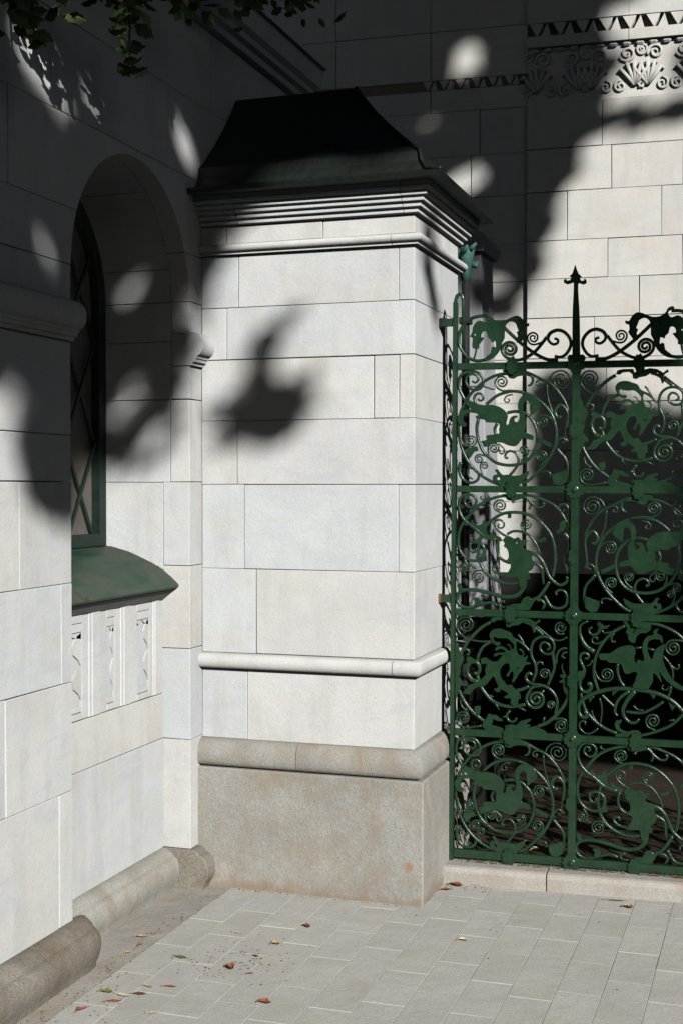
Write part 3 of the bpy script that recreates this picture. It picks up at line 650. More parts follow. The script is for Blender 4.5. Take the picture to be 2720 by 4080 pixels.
["b",[285,208,230,215,238,236,244,260,247,275,229,276,212,267,197,273,190,293,179,308,139,309,130,318,103,321,100,343,141,346,164,364,193,377,222,381,237,369,239,349,234,331,242,310,249,325,269,320,273,332,267,356,266,376,271,400,285,419,306,425,308,443,327,450,320,432,340,421,343,394,337,397,332,407,306,408,289,398,284,374,289,351,299,330,306,334,312,363,329,379,353,392,346,359,344,332,353,303,370,271,390,246,431,221,428,211,396,220,359,247,336,276,330,281,342,238,327,258,316,272,307,272,307,242,288,209],[[330,417,327,413,324,416,327,420]]],
["r",[172,307,171,272,183,236,198,216],5.3,5.3],
["s",[234,369,269,374],4.7,4.7],
["s",[283,370,315,364],4.4,4.4],
["s",[345,344,367,318,384,299,398,293,407,304,401,312],3.8,3.2],
["s",[367,321,381,290,383,254],4.1,4.1],
["s",[42,110,55,102,47,86,27,93,19,121,28,150,61,174,99,191,143,203,189,208,230,207,273,203,317,197,360,181,394,159,432,120],8.3,7.7],
["p",[58,165,81,172,64,146],[]],
["p",[151,196,172,199,152,175],[]],
["p",[294,194,320,189,310,171],[]],
["p",[366,162,394,146,380,129],[]],
["s",[218,199,195,183,175,162,164,134,163,110,173,99],7.1,4.4],
["s",[239,200,216,172,199,142,193,118,202,91,223,75,243,76,256,91],9.2,5.3],
["r",[111,179,134,157,159,135],5.3,5.3],
["r",[205,117,237,114,271,116,311,136,348,163],5.3,5.3],
["s",[233,144,248,129,271,126],3.5,3.0],
["s",[82,274,92,250,107,236,120,234,138,236,151,249,152,266,143,279,129,283,116,276,110,263,114,251,123,245,134,247,141,254,141,264,136,270,129,271,123,267,122,262,124,257,127,256,130,257],3.8,3.1],
["s",[440,389,417,404,394,406,372,404,357,388,356,368,368,353,386,350,400,359,405,375,399,389,387,395,374,391,368,380,370,369,377,362,386,363,392,369,392,376,389,381,383,382,380,379,380,376],4.1,3.3],
["s",[318,49,295,58,285,69,283,89,293,105,309,110,324,104,331,90,327,76,316,67,304,68,296,76,295,87,301,95,310,97,316,94,319,87,316,82,312,79,308,80,307,83],4.1,3.3],
["s",[373,229,362,212,348,210,341,220,348,228],3.5,3.0],
["s",[376,227,374,204,365,183],5.0,5.0],
["s",[80,348,47,371,29,400,21,430,28,457,55,470],10.0,3.5],
["s",[93,465,101,448,96,427,79,416,61,422,59,439,70,445],7.4,4.1],
["p",[93,471,105,463,117,453,139,457,129,443,105,439],[]],
["s",[123,402,111,391,94,382,76,383,69,394,76,406,91,404,88,395],3.8,3.0],
["s",[155,426,146,408,149,391,162,394],4.7,3.8],
["s",[161,436,137,428,117,426,108,437],4.1,3.0],
["s",[54,219,66,221,68,204,55,189,34,191,23,214,30,244,42,269,34,293,24,316,28,337,44,343,58,333,53,320,42,323],8.3,4.7],
["p",[14,268,42,275,45,254,36,236,14,226],[]],
["s",[49,292,62,295,73,315],3.2,3.2],
["s",[102,167,111,134,111,99,106,65],3.5,3.5],
["s",[97,45,77,28,53,21,32,34,23,55,32,70,47,68,46,56],3.8,3.5],
["s",[73,115,76,97,94,65],3.5,3.5],
["p",[162,21,174,29,191,31,168,42,160,62,167,81,190,85,188,76,178,63,185,46,211,38,232,45,252,46,264,35,269,18,168,15],[]],
["p",[189,475,213,472,227,464,245,459,253,477,285,473,298,460,297,443,280,430,257,429,242,414,237,389,222,390,210,404,209,422,200,430,207,448],[[225,431,240,443,229,427]]]],
'crest': [
["r",[124,203,93,202,62,193,34,170,19,143,13,116,17,85,35,54,59,32,91,22,126,27],6.4,6.4],
["r",[198,154,234,119,269,87,315,52,353,30,384,20,414,22],6.8,6.8],
["b",[60,119,70,138,72,158,85,177,101,184,124,176,136,191,132,202,112,211,120,220,138,212,144,198,167,182,198,181,233,196,256,199,275,183,285,166,299,169,297,156,285,152,283,133,287,122,276,106,265,91,249,92,249,107,255,118,249,134,257,138,251,153,245,169,229,177,214,173,202,154,201,112,191,93,184,66,161,36,126,19,122,33,145,52,149,75,160,78,166,74,164,101,149,94,145,106,133,117,129,137,117,141,107,130,107,116,119,114,98,87,98,72,74,72,70,88,72,115],[[86,127,81,122,76,127,81,132]]],
["s",[86,74,82,49,73,24],3.8,3.8],
["s",[368,112,349,86,323,56,296,37,265,24,234,23,207,35,191,56,192,78,207,92,226,94,242,83,247,66,240,51,226,45,211,49,204,60,205,73,213,81,224,81,232,75,234,66,230,60,223,58,218,60,216,65,217,68],6.8,5.3],
["s",[372,112,353,93,323,83,305,86,294,100,293,116,303,127,317,130,329,123,333,111,329,100,320,94,310,97,304,104,304,113,310,118,316,118,321,115,322,110,320,106,317,106],4.1,3.3],
["s",[372,108,383,127,409,138,436,131,459,106,464,76,448,45,426,31,401,35],7.5,6.0],
["s",[372,119,377,96,395,82,412,88,412,101,399,105],6.0,5.3]],
'finial': [
["p",[-8,394,-2,375,5,359,17,347,9,344,15,330,26,330,28,338,35,334,36,322,24,316,7,323,3,318,3,295,8,227,11,166,14,25,-16,26,-17,167,-16,227,-13,295,-13,326,-23,324,-38,319,-51,325,-53,335,-44,340,-40,332,-28,334,-21,345,-30,349,-19,360,-14,375],[]]]}

gate = empty('iron_gate'); LOCAL.add(gate.name)
tag(gate, 'green wrought iron gate with scrolls, swans, beasts and a spear finial', 'gate')
ya, sg = R(3.0), R(.35)
h = Vector((math.cos(ya), math.sin(ya), 0)); zz = Vector((0, 0, 1))
eu = h * math.cos(sg) - zz * math.sin(sg); ew = zz * math.cos(sg) + h * math.sin(sg); en = -(h.cross(zz))
gm = Matrix((eu, en, ew)).transposed().to_4x4(); gm.translation = Vector((-1.283, 5.28, .06)); gate.matrix_basis = gm
COL = [0, .4885]; ROW = [1.5275, 1.026, .536, .04]; RAIL = [2.0235, 1.5275, 1.026, .536, .04]; POST = .487
def pairs(a): return [(a[i] / 1000, a[i + 1] / 1000) for i in range(0, len(a), 2)]
NAME = {'r': 'ring', 's': 'scroll', 'p': 'leaf_plate', 'b': 'beast_plate'}
def gate_piece(it, k, fu):
    """fu maps panel (u, w) to gate (u, w)"""
    kind = it[0]
    if kind in 'rs':
        pts = catmull([fu(*p) for p in pairs(it[1])], 4 if kind == 'r' else 3)
        bm = bmesh.new(); y = .001 if kind == 'r' else -.0035 + (k % 5) * .0012
        tube(bm, [(u, y, w) for u, w in pts], it[2] * .00112, it[3] * .00112, 8 if kind == 'r' else 6, .95 if kind == 'r' else .7)
        return link(NAME[kind], fin(bm, NAME[kind], True), 'gate', gate)
    pts = [fu(*p) for p in pairs(it[1])]
    cl = catmull(pts[-2:] + pts + pts[:2], 2)[4:-4] if kind == 'b' else pts
    holes = [[fu(*p) for p in pairs(hh)] for hh in it[2]]
    y0 = -.011 if kind == 'b' else -.009 + (k % 4) * .0011
    return prism(NAME[kind], cl, 'Y', y0, y0 + (.009 if kind == 'b' else .010), 'gate', gate, .0016, None, holes)
def panel(design, row, col, mirror=False):
    for k, it in enumerate(GATE[design]):
        if mirror: gate_piece(it, k, lambda u, w: (.982 - u, w + ROW[row]))
        else: gate_piece(it, k, lambda u, w: (u + COL[col], w + ROW[row]))
panel('swan', 0, 0); panel('lion', 0, 1); panel('goat', 1, 0); panel('swan', 1, 1, True)
panel('lion', 2, 0); panel('eagle', 2, 1); panel('swan', 3, 0); panel('goat', 3, 1)
for k, it in enumerate(GATE['crest']):
    gate_piece(it, k, lambda u, w: (u, w + 2.0235)); gate_piece(it, k, lambda u, w: (2 * POST - u, w + 2.0235))
f = GATE['finial'][0]; pts = [(u + POST, w + 2.0235) for u, w in pairs(f[1])]
prism('spear_finial', pts, 'Y', -.009, .009, 'gate', gate)
for w in RAIL:
    hgt = .0165 if w < .1 else .0135
    for a, b in ((.009, POST - .016), (POST + .016, .966)): box('rail', a, b, -.0115, .0105, w - hgt, w + hgt, 'gate', gate, .0015)
box('stile', -.0085, .0085, -.017, .017, .0, 2.285, 'gate', gate, .002)
box('stile', .967, .985, -.017, .017, .0, 2.285, 'gate', gate, .002)
box('middle_post', POST - .0155, POST + .0155, -.018, .018, .005, 2.06, 'gate', gate, .002)
for u0, s in ((0, 1), (.976, -1)):                                # hooped head of the stile
    bm = bmesh.new(); tube(bm, [(u0, 0, 2.27), (u0, 0, 2.295), (u0 + s * .006, 0, 2.312), (u0 + s * .016, 0, 2.318), (u0 + s * .026, 0, 2.312), (u0 + s * .031, 0, 2.295), (u0 + s * .031, .012, 2.05)], .0078, .007, 8)
    link('hoop', fin(bm, 'hoop', True), 'gate', gate)
def flower(u, w, rx, rz, n, depth, name='rosette'):
    pts = []
    for k in range(n * 4):
        a = 2 * math.pi * k / (n * 4); q = 1 + .10 * math.cos(n * a); pts.append((u + rx * q * math.cos(a), w + rz * q * math.sin(a)))
    return prism(name, pts, 'Y', -.0125 - depth, -.0118, 'gate', gate)
for c in (.234, .732):
    for i, w in enumerate(RAIL): flower(c, w - (.0 if i else .0), .023, .036, 9, .009)
for i, w in enumerate(RAIL):
    o = flower(POST, w, .034, .034, 12, .010, 'boss')
    for rr, d in ((.018, .020), (.009, .028)):
        bm = bmesh.new(); bmesh.ops.create_uvsphere(bm, u_segments=14, v_segments=8, radius=rr)
        for v in bm.verts: v.co = Vector((v.co.x + POST, v.co.y * (.30 if rr > .01 else .8) - d, v.co.z + w))
        link('boss_rivet', fin(bm, 'boss_rivet', True), 'gate', o)
for i in range(4):
    flower(POST - .003, (RAIL[i] + RAIL[i + 1]) / 2 - .012, .019, .034, 7, .012, 'post_leaf')
box('collar', POST - .034, POST + .034, -.021, .021, 2.038, 2.062, 'gate', gate, .006)
for w, m in ((2.2033, 'gate'), (1.0797, 'gate')):
    hb = box('hinge', -.062, -.009, -.012, .012, w - .0155, w + .0155, m, gate, .002)
    box('hinge_plate', -.066, -.050, -.0135, .0135, w - .018, w + .018, 'rust' if w < 2 else 'iron', hb, .002)
for k in range(3):
    bm = bmesh.new(); u = .234 + .498 * k
    if k < 2: tube(bm, [(u, -.004, .03), (u, -.004, -.004)], .018, .013, 8); link('foot', fin(bm, 'foot', True), 'gate', gate)
bm = bmesh.new(); tube(bm, [(POST, 0, .03), (POST, 0, 0)], .015, .017, 8); link('foot', fin(bm, 'foot', True), 'gate', gate)

# the other leaf, hung beyond the right edge of the picture
leaf2 = empty('iron_gate'); LOCAL.add(leaf2.name); g2 = gm.copy(); g2.translation = gm.translation + eu * .99; leaf2.matrix_basis = g2
tag(leaf2, 'second leaf of the green iron gate, beyond the right edge of the picture', 'gate')
for ch in list(gate.children):
    c = ch.copy(); C.objects.link(c); c.parent = leaf2
    for sub in ch.children: d = sub.copy(); C.objects.link(d); d.parent = c

# ------------------------------------------------------------------ trees
# crown leaves laid out to cast the wanted shade, as [start, end, ...] runs on a grid square to the sunbeams
(SA, SB), SNA, SNB, SCELL = (-0.943, 0.372), 234, 258, 0.035
SHADE_ROWS = [
[0,150,159,210,220,234], [0,150,160,210,220,234], [0,150,160,210,220,234], [0,150,160,210,220,234], [0,150,160,210,220,234], [0,150,160,210,220,234], [0,150,160,210,220,234], 
[0,150,160,210,220,234], [0,150,160,210,220,234], [0,150,160,210,219,234], [0,80,90,234], [0,80,90,234], [0,80,90,234], [0,80,90,234], [0,80,90,234], [0,80,90,234], 
[0,80,90,234], [0,80,90,234], [0,80,90,234], [0,80,89,234], [0,180,190,210,220,234], [0,94,98,180,190,210,220,234], [0,88,100,180,190,210,220,234], [0,83,101,180,190,210,220,234], 
[0,77,103,180,190,210,220,234], [0,71,104,180,190,210,220,234], [0,66,107,180,190,210,220,234], [0,61,108,180,190,210,220,234], [0,55,110,180,190,210,220,234], 
[0,47,111,112,113,181,190,210,220,234], [0,42,114,234], [0,42,116,234], [0,41,117,234], [0,39,118,234], [0,38,118,234], [0,37,120,234], [0,36,122,123,124,234], 
[0,35,127,234], [0,35,129,234], [0,35,130,234], [0,36,132,200,210,234], [0,36,134,200,210,234], [0,36,136,200,210,234], [0,36,137,200,210,234], [0,36,139,200,210,234], 
[0,36,141,200,210,234], [0,36,142,200,210,234], [0,36,144,200,210,234], [0,36,145,200,210,234], [0,36,149,200,210,234], [0,36,150,190,200,234], [0,36,153,190,200,234], 
[0,36,153,190,200,234], [0,36,155,190,200,234], [0,36,157,190,200,234], [0,36,159,190,200,234], [0,36,160,190,200,234], [0,36,161,190,200,234], [0,36,161,190,200,234], 
[0,36,161,190,200,234], [0,11,20,36,162,234], [0,10,20,36,162,234], [0,10,20,36,161,234], [0,10,20,36,160,234], [0,10,20,36,159,234], [0,10,20,36,157,234], 
[0,10,20,36,154,234], [0,10,20,36,152,234], [0,10,20,36,119,124,125,126,150,234], [0,10,19,36,118,130,146,234], [0,36,119,131,144,234], [0,36,118,131,141,234], 
[0,36,118,132,139,234], [0,36,118,132,137,234], [0,36,118,132,136,234], [0,36,119,133,136,234], [0,36,119,234], [0,36,119,234], [0,36,119,234], [0,36,48,49,119,234], 
[0,36,46,52,118,132,140,234], [0,36,46,53,118,132,140,234], [0,36,46,53,118,133,140,234], [0,37,45,53,118,133,140,234], [0,36,45,54,118,133,140,234], [0,36,46,54,119,133,140,234], 
[0,37,39,40,46,54,121,133,140,234], [0,44,46,54,123,133,140,234], [0,45,47,53,140,234], [0,54,139,234], [0,56,134,234], [0,56,133,234], [0,56,133,234], 
[0,57,116,118,133,234], [0,57,114,118,132,234], [0,55,56,57,64,66,76,80,111,119,132,234], [0,58,62,67,72,73,74,80,109,119,132,234], [0,64,66,68,72,81,108,119,132,234], 
[0,64,66,68,73,81,105,119,132,234], [0,65,66,68,71,81,104,119,132,234], [0,48,49,68,71,78,79,81,104,118,132,234], [0,48,50,61,63,68,75,78,104,117,132,140,149,234], 
[0,48,49,61,64,68,75,78,104,114,133,139,150,234], [0,62,64,69,75,77,104,114,133,139,150,234], [0,63,65,68,75,77,103,113,133,139,150,234], [0,70,75,78,103,113,133,139,150,234], 
[0,70,76,79,95,96,103,104,105,112,133,139,150,234], [0,70,78,80,94,97,107,112,133,139,150,234], [0,69,93,97,107,112,132,139,149,234], [0,68,70,71,92,95,108,112,132,139,149,234], 
[0,69,70,71,92,95,108,112,132,139,150,234], [0,68,70,71,93,94,108,112,132,139,150,234], [0,72,92,94,109,111,132,139,150,234], [0,62,64,72,92,95,109,111,132,139,150,234], 
[0,46,51,62,64,72,93,97,132,139,149,234], [0,45,51,73,132,139,150,234], [0,45,51,73,132,138,150,234], [0,46,51,54,55,73,132,138,149,234], [0,48,49,53,55,76,133,138,150,234], 
[0,54,55,76,85,91,133,138,150,234], [0,30,39,75,84,91,149,179,180,234], [0,30,40,75,82,92,149,178,180,234], [0,30,40,76,78,92,149,178,180,234], [0,30,40,93,150,177,180,234], 
[0,30,40,67,69,96,150,169,180,234], [0,30,40,66,70,97,118,121,150,167,180,234], [0,30,40,66,70,100,118,122,150,164,180,234], [0,30,40,67,69,102,117,126,128,132,150,164,180,234], 
[0,30,40,104,117,132,150,163,180,234], [0,30,39,108,117,132,149,162,179,234], [0,118,120,137,150,161,178,234], [0,118,120,138,150,160,178,234], [0,138,150,160,178,234], 
[0,138,149,160,178,234], [0,138,150,158,178,234], [0,138,151,155,178,234], [0,138,178,234], [0,138,178,234], [0,138,178,234], [0,138,178,234], [0,10,20,100,115,138,178,234], 
[0,10,20,100,116,138,178,234], [0,10,20,100,117,119,120,138,178,234], [0,10,20,100,120,138,178,234], [0,10,20,100,120,138,178,234], [0,10,20,100,120,138,178,234], 
[0,10,20,100,120,138,178,234], [0,10,20,100,120,138,146,148,178,234], [0,10,20,100,120,149,178,234], [0,10,20,101,119,149,178,234], [0,70,74,150,178,234], 
[0,70,75,150,178,234], [0,70,76,138,144,145,147,151,178,234], [0,70,77,138,147,152,178,234], [0,70,79,138,146,152,178,234], [0,70,80,152,178,234], [0,70,80,151,178,234], 
[0,70,80,152,178,234], [0,70,80,153,178,234], [0,70,80,153,178,234], [0,101,109,154,178,234], [0,100,110,153,178,234], [0,100,110,153,178,234], [0,100,110,154,178,234], 
[0,100,110,154,178,234], [0,100,110,155,178,234], [0,100,110,157,178,234], [0,100,110,157,178,234], [0,100,110,157,178,234], [0,100,110,135,139,157,169,234], 
[0,134,142,157,163,166,167,211,220,234], [0,134,144,159,162,210,220,234], [0,137,144,170,171,175,176,210,220,234], [0,139,143,166,177,210,220,234], [0,161,162,164,178,210,220,234], 
[0,161,170,210,220,234], [0,161,170,210,220,234], [0,161,170,210,220,234], [0,161,170,210,220,234], [0,161,170,210,219,234], [0,161,170,234], [0,162,178,234], 
[0,136,137,163,178,234], [0,135,137,163,178,234], [0,135,136,162,178,234], [0,161,178,234], [0,160,178,234], [0,160,178,234], [0,160,177,234], [0,141,142,143,144,160,176,234], 
[0,139,143,160,175,234], [0,139,143,160,162,165,174,234], [0,139,143,166,173,234], [0,140,143,166,172,234], [0,140,142,166,171,234], [0,166,170,234], [0,166,168,234], 
[0,234], [0,234], [0,234], [10,234], [10,110,111,234], [10,124,125,234], [10,234], [10,234], [10,234], [10,234], [10,234], [10,234], [10,234], [0,70,80,150,160,234], 
[0,70,80,150,160,234], [0,70,80,150,160,234], [0,70,80,150,160,234], [0,70,80,150,160,234], [0,70,80,150,160,234], [0,70,80,150,160,234], [0,70,80,150,160,234], 
[0,70,80,150,160,234], [0,70,80,150,160,234], [0,50,60,234], [0,50,60,234], [0,50,60,234], [0,50,60,234], [0,50,60,234], [0,50,60,234], [0,50,60,234], 
[0,50,60,234], [0,50,60,234], [0,50,60,234], [0,60,69,200,210,234], [0,60,70,200,210,234], [0,60,70,200,210,234], [0,60,70,200,210,234], [0,60,70,200,210,234], 
[0,60,70,200,210,234], [0,60,70,200,210,234], [0,60,70,200,210,234], [0,60,70,200,210,234], [0,60,70,200,209,234], [0,234], [0,234], [0,234], [0,234], 
[0,234], [0,234], [0,234], [0,234], [0,234], [0,234], [0,210,220,234], [0,210,220,234], [0,210,220,234], [0,210,220,234], [0,210,220,234], [0,210,220,234], 
[0,210,220,234], [0,210,220,234], ]
e1 = Vector((0, 0, 1)).cross(L).normalized(); e2 = L.cross(e1)
def leaf_face(bm, p, nrm, size, roll, lobes=5):
    """one leaf as a fan of triangles: a ragged, pointed, slightly cupped blade"""
    a = nrm.orthogonal().normalized(); b = nrm.cross(a); ca, sa = math.cos(roll), math.sin(roll); a, b = a * ca + b * sa, b * ca - a * sa
    c = bm.verts.new(p); ring = []
    for u, v in ((1.25, 0), (.75, .30), (.62, .52), (.25, .48), (.05, .72), (-.35, .45), (-.85, .12), (-.85, -.12), (-.40, -.52), (.02, -.66), (.22, -.46), (.66, -.55), (.72, -.28)):
        ring.append(bm.verts.new(p + a * (u * size) + b * (v * size) - nrm * (size * (.10 + .22 * abs(v)))))
    for k in range(len(ring)): bm.faces.new((c, ring[k], ring[(k + 1) % len(ring)]))
TA, TB = 7.2, 9.4
top = e1 * TA + e2 * TB + L * 11
tree = empty('broadleaf_tree', (top.x, top.y, 0)); tag(tree, 'large broadleaf tree outside the picture whose shade falls on the walls', 'tree')
S0 = 6.8
GRID = []
for runs in SHADE_ROWS:
    row = [False] * SNA
    for k in range(0, len(runs), 2):
        for q in range(runs[k], runs[k + 1]): row[q] = True
    GRID.append(row)
a0, b0, na, nb, cell = SA, SB, SNA, SNB, SCELL
def dark(i, j):
    return GRID[i][j] if 0 <= i < nb and 0 <= j < na else True
rnd = random.Random(11); bm = bmesh.new(); spots = []
for i in range(nb):
    for j in range(na):
        if not dark(i, j): continue
        edge = not (dark(i + 1, j) and dark(i - 1, j) and dark(i, j + 1) and dark(i, j - 1))
        for k in range(1 if edge else 2):
            s = S0 + rnd.uniform(-.25, .25) + (0 if k == 0 else rnd.uniform(.2, 1.6))
            p = e1 * (a0 + (j + rnd.random()) * cell) + e2 * (b0 + (i + rnd.random()) * cell) + L * s
            nrm = (L + Vector((rnd.uniform(-.5, .5), rnd.uniform(-.5, .5), rnd.uniform(-.5, .5)))).normalized()
            leaf_face(bm, p, nrm, rnd.uniform(.030, .042) if edge else rnd.uniform(.05, .075), rnd.uniform(0, 6.3), 4 if k else 5)
            if k and not edge and rnd.random() < .006 and all(dark(q, j) and dark(q, j - 2) and dark(q, j + 2) for q in range(i, nb)): spots.append(p)
link('crown', fin(bm, 'crown'), 'leaf', tree)
# extra unseen crown added over the forecourt to block sky light; open wherever the sun comes through
acc = [[0] * (na + 1) for _ in range(nb + 1)]                      # running count of open cells
for i in range(nb):
    for j in range(na): acc[i + 1][j + 1] = acc[i][j + 1] + acc[i + 1][j] - acc[i][j] + (0 if GRID[i][j] else 1)
def open_cells(i0, i1, j0, j1):
    i0, i1, j0, j1 = [min(max(v, 0), w) for v, w in ((i0, nb), (i1, nb), (j0, na), (j1, na))]
    return acc[i1][j1] - acc[i0][j1] - acc[i1][j0] + acc[i0][j0]
bm = bmesh.new(); n = 0
while n < 40000:
    p = Vector((rnd.uniform(-7, 13), rnd.uniform(-9, 8), rnd.uniform(7.2, 9.6))); q = rnd.uniform(.14, .24)
    i, j = int((p.dot(e2) - b0) / cell), int((p.dot(e1) - a0) / cell); m = int(q * 1.3 / cell) + 1; n += 1
    if p.dot(e2) < 1.0 or open_cells(i - m, i + m + 1, j - m, j + m + 1): continue
    leaf_face(bm, p, Vector((rnd.uniform(-.6, .6), rnd.uniform(-.6, .6), 1)).normalized(), q, rnd.uniform(0, 6.3), 5)
link('sky_block_crown', fin(bm, 'sky_block_crown'), 'leaf', tree)
bm = bmesh.new(); tube(bm, catmull([(top.x, top.y, -.05), (top.x + .05, top.y, 1.5), (top.x - .08, top.y + .05, 4), (top.x, top.y, 7), tuple(top)], 4), .36, .16, 14, up=Vector((0, 1, 0))); link('trunk', fin(bm, 'trunk', True), 'bark', tree)
for k, p in enumerate(spots[:30]):
    pa = p.dot(e1); st = top - Vector((0, 0, .3 * (k % 3))); mid = e1 * (pa + .3 * (TA - pa)) + e2 * (TB + .2) + L * 11; bm = bmesh.new()
    tube(bm, catmull([tuple(st), tuple(mid), tuple(p + L * .6), tuple(p + L * .1)], 6), .07, .012, 7, up=Vector((0, 1, 0))); link('limb', fin(bm, 'limb', True), 'bark', tree)

# unseen house fronts added to block low sky light, behind and right of the viewpoint
hs = empty('sky_block_house', (3, -7, 0)); tag(hs, 'dark brick house front added outside the picture to block low sky light', 'house')
box('wall', -14, 16, -7.4, -7, -.05, 5.0, 'dark_brick', hs, 0); box('wall', 12, 12.4, -7, 15, -.05, 5.0, 'dark_brick', hs, 0)
for k in range(7):
    w = box('window', -10 + k * 3.4, -8.8 + k * 3.4, -7.02, -6.985, 1.2, 3.0, 'glass', hs, 0); box('window_sill', -10.1 + k * 3.4, -8.7 + k * 3.4, -7.0, -6.9, 1.1, 1.2, 'back', hs, .005)
prism('roof', [(-6.8, 5.0), (-9.5, 6.3), (-12.2, 5.0)], 'X', -14, 16, 'roof', hs)

# foliage hanging into the picture from above the left wall
br = empty('overhanging_branch', (-1.9, 4.2, 3.4)); tag(br, 'dark leafy branch hanging in front of the wall at top left', 'branch')
CR = Vector((math.cos(R(18.4)), math.sin(R(18.4)), 0)); CF = Vector((-math.sin(R(18.4)), math.cos(R(18.4)), 0))
bm = bmesh.new(); tw = []
for x, z, d, n, sx, sz in ((-0.892, 2.988, 3.66, 60, 0.072, 0.043), (-0.876, 2.917, 3.7, 14, 0.017, 0.032), (-0.86, 2.893, 3.75, 5, 0.009, 0.015), (-0.786, 3.108, 3.97, 80, 0.091, 0.044), (-0.688, 3.115, 4.27, 24, 0.028, 0.056), (-0.679, 2.984, 4.3, 10, 0.013, 0.051), (-0.579, 3.345, 4.6, 80, 0.105, 0.06), (-0.409, 3.539, 5.11, 80, 0.117, 0.075), (-0.179, 3.773, 5.8, 60, 0.095, 0.076)):
    c = CR * x + CF * d + Vector((0, 0, z)); tw.append(c)
    for k in range(n):
        p = c + CR * rnd.gauss(0, sx) + CF * rnd.gauss(0, .06) + Vector((0, 0, rnd.gauss(0, sz)))
        p.x = max(p.x, -2.18)
        nrm = (Vector((.3, -.8, .2)) + Vector((rnd.uniform(-.8, .8), rnd.uniform(-.8, .8), rnd.uniform(-.8, .8)))).normalized()
        leaf_face(bm, p, nrm, rnd.uniform(.022, .038), rnd.uniform(-.9, .9) + 2.2, 5)
tag(link('foliage', fin(bm, 'foliage'), 'leaf', br), kind='stuff')
for a, b in zip(tw, tw[1:]):
    bm = bmesh.new(); tube(bm, catmull([tuple(a + Vector((0, 0, .35))), tuple(a.lerp(b, .5) + Vector((0, 0, .3))), tuple(b)], 5), .008, .003, 5); link('twig', fin(bm, 'twig', True), 'bark', br)

# ------------------------------------------------------------------ fallen leaves
lr = random.Random(5)
def fallen(label, x, y, z, length, width, rot, m, curl=.5, lobed=False):
    """a dry leaf: pointed blade with a midrib fold, curled along its length"""
    bm = bmesh.new(); nx, ny = 9, 4; rows = []
    for i in range(nx + 1):
        t = i / nx; w = width * (math.sin(math.pi * min(1, t * 1.02 + .02)) ** .75) * (1 - .25 * t)
        if lobed: w *= 1 + .28 * math.sin(t * 17 + x * 9)
        row = []
        for j in range(-ny // 2, ny // 2 + 1):
            v = j / (ny / 2); u = (t - .5) * length
            h = abs(v) * w * .55 * curl + curl * length * .9 * (t - .45) ** 2 + lr.uniform(0, .0016) + .0015
            row.append(bm.verts.new((u, v * w * .5 + .15 * length * curl * math.sin(t * 5), h)))
        rows.append(row)
    for A, B in zip(rows, rows[1:]):
        for k in range(ny): bm.faces.new((A[k], A[k + 1], B[k + 1], B[k]))
    tube(bm, [(-length * .5, 0, .004 + curl * length * .18), (-length * .68, .002, .002), (-length * .8, .004, .003)], .0011, .0008, 4, up=Vector((0, 0, 1)))
    o = link('fallen_leaf', fin(bm, 'fallen_leaf', True), m); o.location = (x, y, z); o.rotation_euler = (0, 0, R(rot))
    tag(o, label, 'leaf', 'fallen leaves'); return o
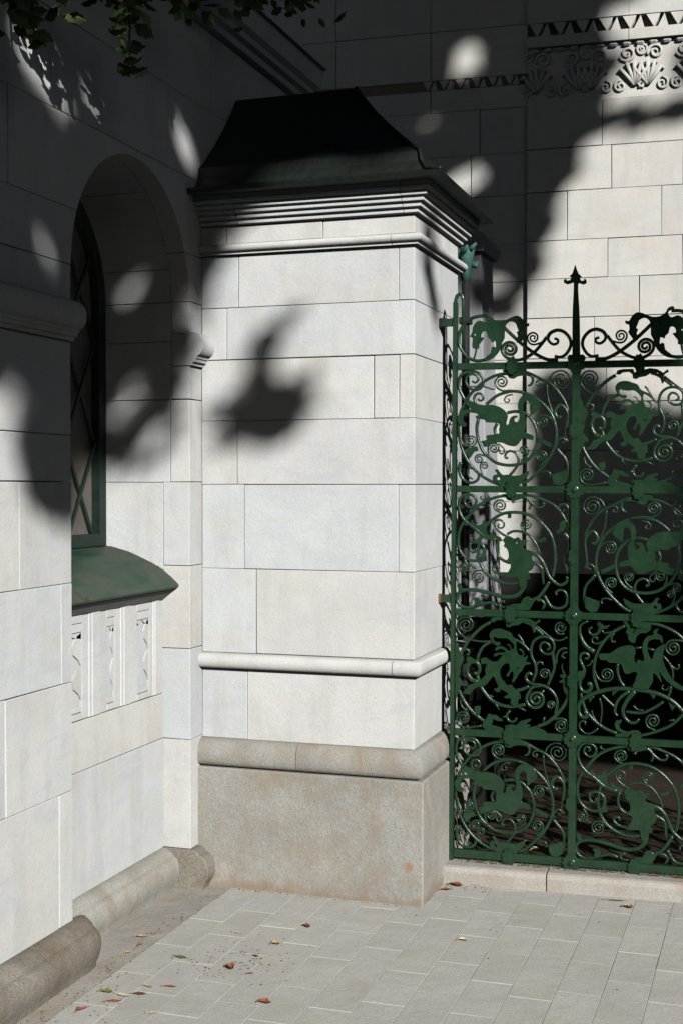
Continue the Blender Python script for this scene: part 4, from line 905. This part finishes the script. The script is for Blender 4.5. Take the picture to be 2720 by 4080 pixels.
for a in (('olive green oval leaf on the paving, left of the scattered crumbs', -1.926, 4.075, 0, .050, .026, -10, 'leaf_olive', .15),
          ('crumpled rust red leaf in the middle of the scattered crumbs', -1.725, 4.025, 0, .048, .032, -25, 'leaf_red', .9, True),
          ('thin orange red leaf at the right end of the leaf group', -1.843, 3.821, 0, .042, .015, 12, 'leaf_red', .4),
          ('pale salmon leaf between the cream leaf and the thin orange leaf', -1.911, 3.800, 0, .034, .015, -8, 'leaf_tan', .4),
          ('dark brown oval leaf at the centre of the leaf group', -1.908, 3.734, 0, .042, .024, 8, 'leaf_brown', .35),
          ('broad cream leaf touching a long red leaf near the base roll', -1.952, 3.708, 0, .052, .022, -8, 'leaf_cream', .25),
          ('lobed olive green leaf nearest the near base roll', -2.015, 3.715, 0, .044, .030, 5, 'leaf_olive', .5, True),
          ('long rust red leaf lying in front of the broad cream leaf', -1.955, 3.655, 0, .048, .018, 25, 'leaf_red', .5),
          ('split red brown leaf at the lowest left of the leaf group', -2.018, 3.567, 0, .040, .024, 70, 'leaf_red', .6, True),
          ('rust red leaf lying alone on the foreground paving', -1.508, 3.789, 0, .044, .030, 0, 'leaf_red', .7, True),
          ('tan leaf beside the recessed grey base roll under the window', -2.145, 4.216, 0, .046, .018, 12, 'leaf_tan', .5),
          ('small reddish leaf at the rounded end of the near base roll', -2.112, 4.140, 0, .028, .014, 80, 'leaf_red', .5),
          ('tiny tan leaf scrap just in front of the small reddish leaf', -2.118, 4.058, 0, .020, .012, 40, 'leaf_tan', .5),
          ('pale shrivelled leaf up and right of the scattered crumbs', -1.665, 4.293, 0, .034, .022, 20, 'leaf_tan', .9, True),
          ('pale cream leaf on the paving, halfway to the plinth', -1.837, 4.365, 0, .038, .014, 4, 'leaf_cream', .2),
          ('tiny red leaf scrap at the right edge of the crumbs', -1.645, 4.006, 0, .022, .012, 30, 'leaf_red', .6),
          ('small dark scrap of leaf above the crumpled rust red leaf', -1.689, 4.160, 0, .024, .010, -20, 'leaf_brown', .8),
          ('faint yellowish leaf on the paving at the bottom of the picture', -1.802, 3.616, 0, .034, .020, 20, 'leaf_cream', .12),
          ('curled brown red leaf on the paving in front of the plinth', -1.626, 4.496, 0, .040, .022, -22, 'leaf_brown', .8, True),
          ('pale cream folded leaf on the paving between pier and gate', -1.057, 4.537, 0, .036, .022, 10, 'leaf_cream', .7),
          ('crumpled tan leaf on the paving before the kerb at right', -.548, 5.085, 0, .042, .028, -10, 'leaf_tan', .9, True),
          ('slender grey leaf lying next to the kerb at right', -.600, 5.165, 0, .075, .018, 8, 'leaf_olive', .12),
          ('bright red leaf in the corner of plinth and kerb', -1.228, 5.150, 0, .062, .032, -15, 'leaf_red', .7),
          ('small red leaf at the foot of the plinth, leftmost in the corner', -1.256, 5.085, 0, .040, .022, 15, 'leaf_red', .7, True),
          ('pale tan leaf along the kerb beside the bright red leaf', -1.165, 5.180, 0, .050, .018, 2, 'leaf_cream', .4),
          ('tan leaf scrap on the kerb under the left end of the gate', -1.204, 5.275, .071, .034, .020, -30, 'leaf_tan', .9, True),
          ('small orange leaf on the kerb under the gate, left of another', -.468, 5.291, .071, .030, .018, 10, 'leaf_red', .6),
          ('orange leaf on the kerb under the gate at the picture edge', -.387, 5.295, .071, .030, .020, -12, 'leaf_red', .6),
          ('pale cream leaf on the dark ground behind the gate', -1.034, 5.827, -.014, .036, .028, 30, 'leaf_cream', .8)):
    fallen(*a)
# crumbs of leaf and twig too small to tell apart
bm = bmesh.new()
def crumb(x, y, z=.0015):
    s = lr.uniform(.0012, .0045); a = lr.uniform(0, 6.3); k = lr.uniform(.25, .8); c, d = math.cos(a) * s, math.sin(a) * s
    P = [Vector((x + c, y + d, z)), Vector((x - d * k, y + c * k, z + s * .5)), Vector((x - c, y - d, z)), Vector((x + d * k, y - c * k, z + s * .3))]
    vs = [bm.verts.new(p) for p in P] + [bm.verts.new((x, y, z + s * .9))]
    for i in range(4): bm.faces.new((vs[i], vs[(i + 1) % 4], vs[4]))
for k in range(150): crumb(lr.gauss(-1.74, .11), lr.gauss(4.10, .09))
for k in range(60): crumb(lr.uniform(-2.12, -1.9), lr.uniform(3.4, 3.9))
for k in range(130): crumb(lr.uniform(-2.13, -2.07) - (.02 if lr.random() < .5 else 0), lr.uniform(3.2, 4.75))
for k in range(50): crumb(lr.uniform(-2.1, -1.3), 4.845 - abs(lr.gauss(0, .012)))
for k in range(40): crumb(lr.uniform(-1.28, -1.1), lr.uniform(5.10, 5.185))
for k in range(45): crumb(lr.uniform(-2.0, -.3), lr.uniform(3.4, 5.1))
for k in range(70): crumb(lr.uniform(-1.26, -.2), lr.uniform(5.25, 5.31), .0715)
o = tag(link('leaf_crumbs', fin(bm, 'leaf_crumbs'), 'leaf_brown'), 'tiny crumbs of dead leaf strewn over the paving', kind='stuff')
# moss along the gate line
bm = bmesh.new()
for k in range(420):
    t = lr.random() ** .8; x = -1.26 + t * 1.1; y = 5.262 + (x + 1.26) * .052 + lr.uniform(-.012, .02); s = lr.uniform(.003, .009)
    p = Vector((x, y, .0705)); d = Vector((lr.uniform(-.6, .6), lr.uniform(-.6, .6), 1)).normalized() * s * 1.2
    bm.faces.new([bm.verts.new(p + Vector((s, 0, 0))), bm.verts.new(p - Vector((s, 0, 0))), bm.verts.new(p + d)])
tag(link('kerb_moss', fin(bm, 'kerb_moss'), 'moss'), 'dark green moss in the gap under the gate', kind='stuff')
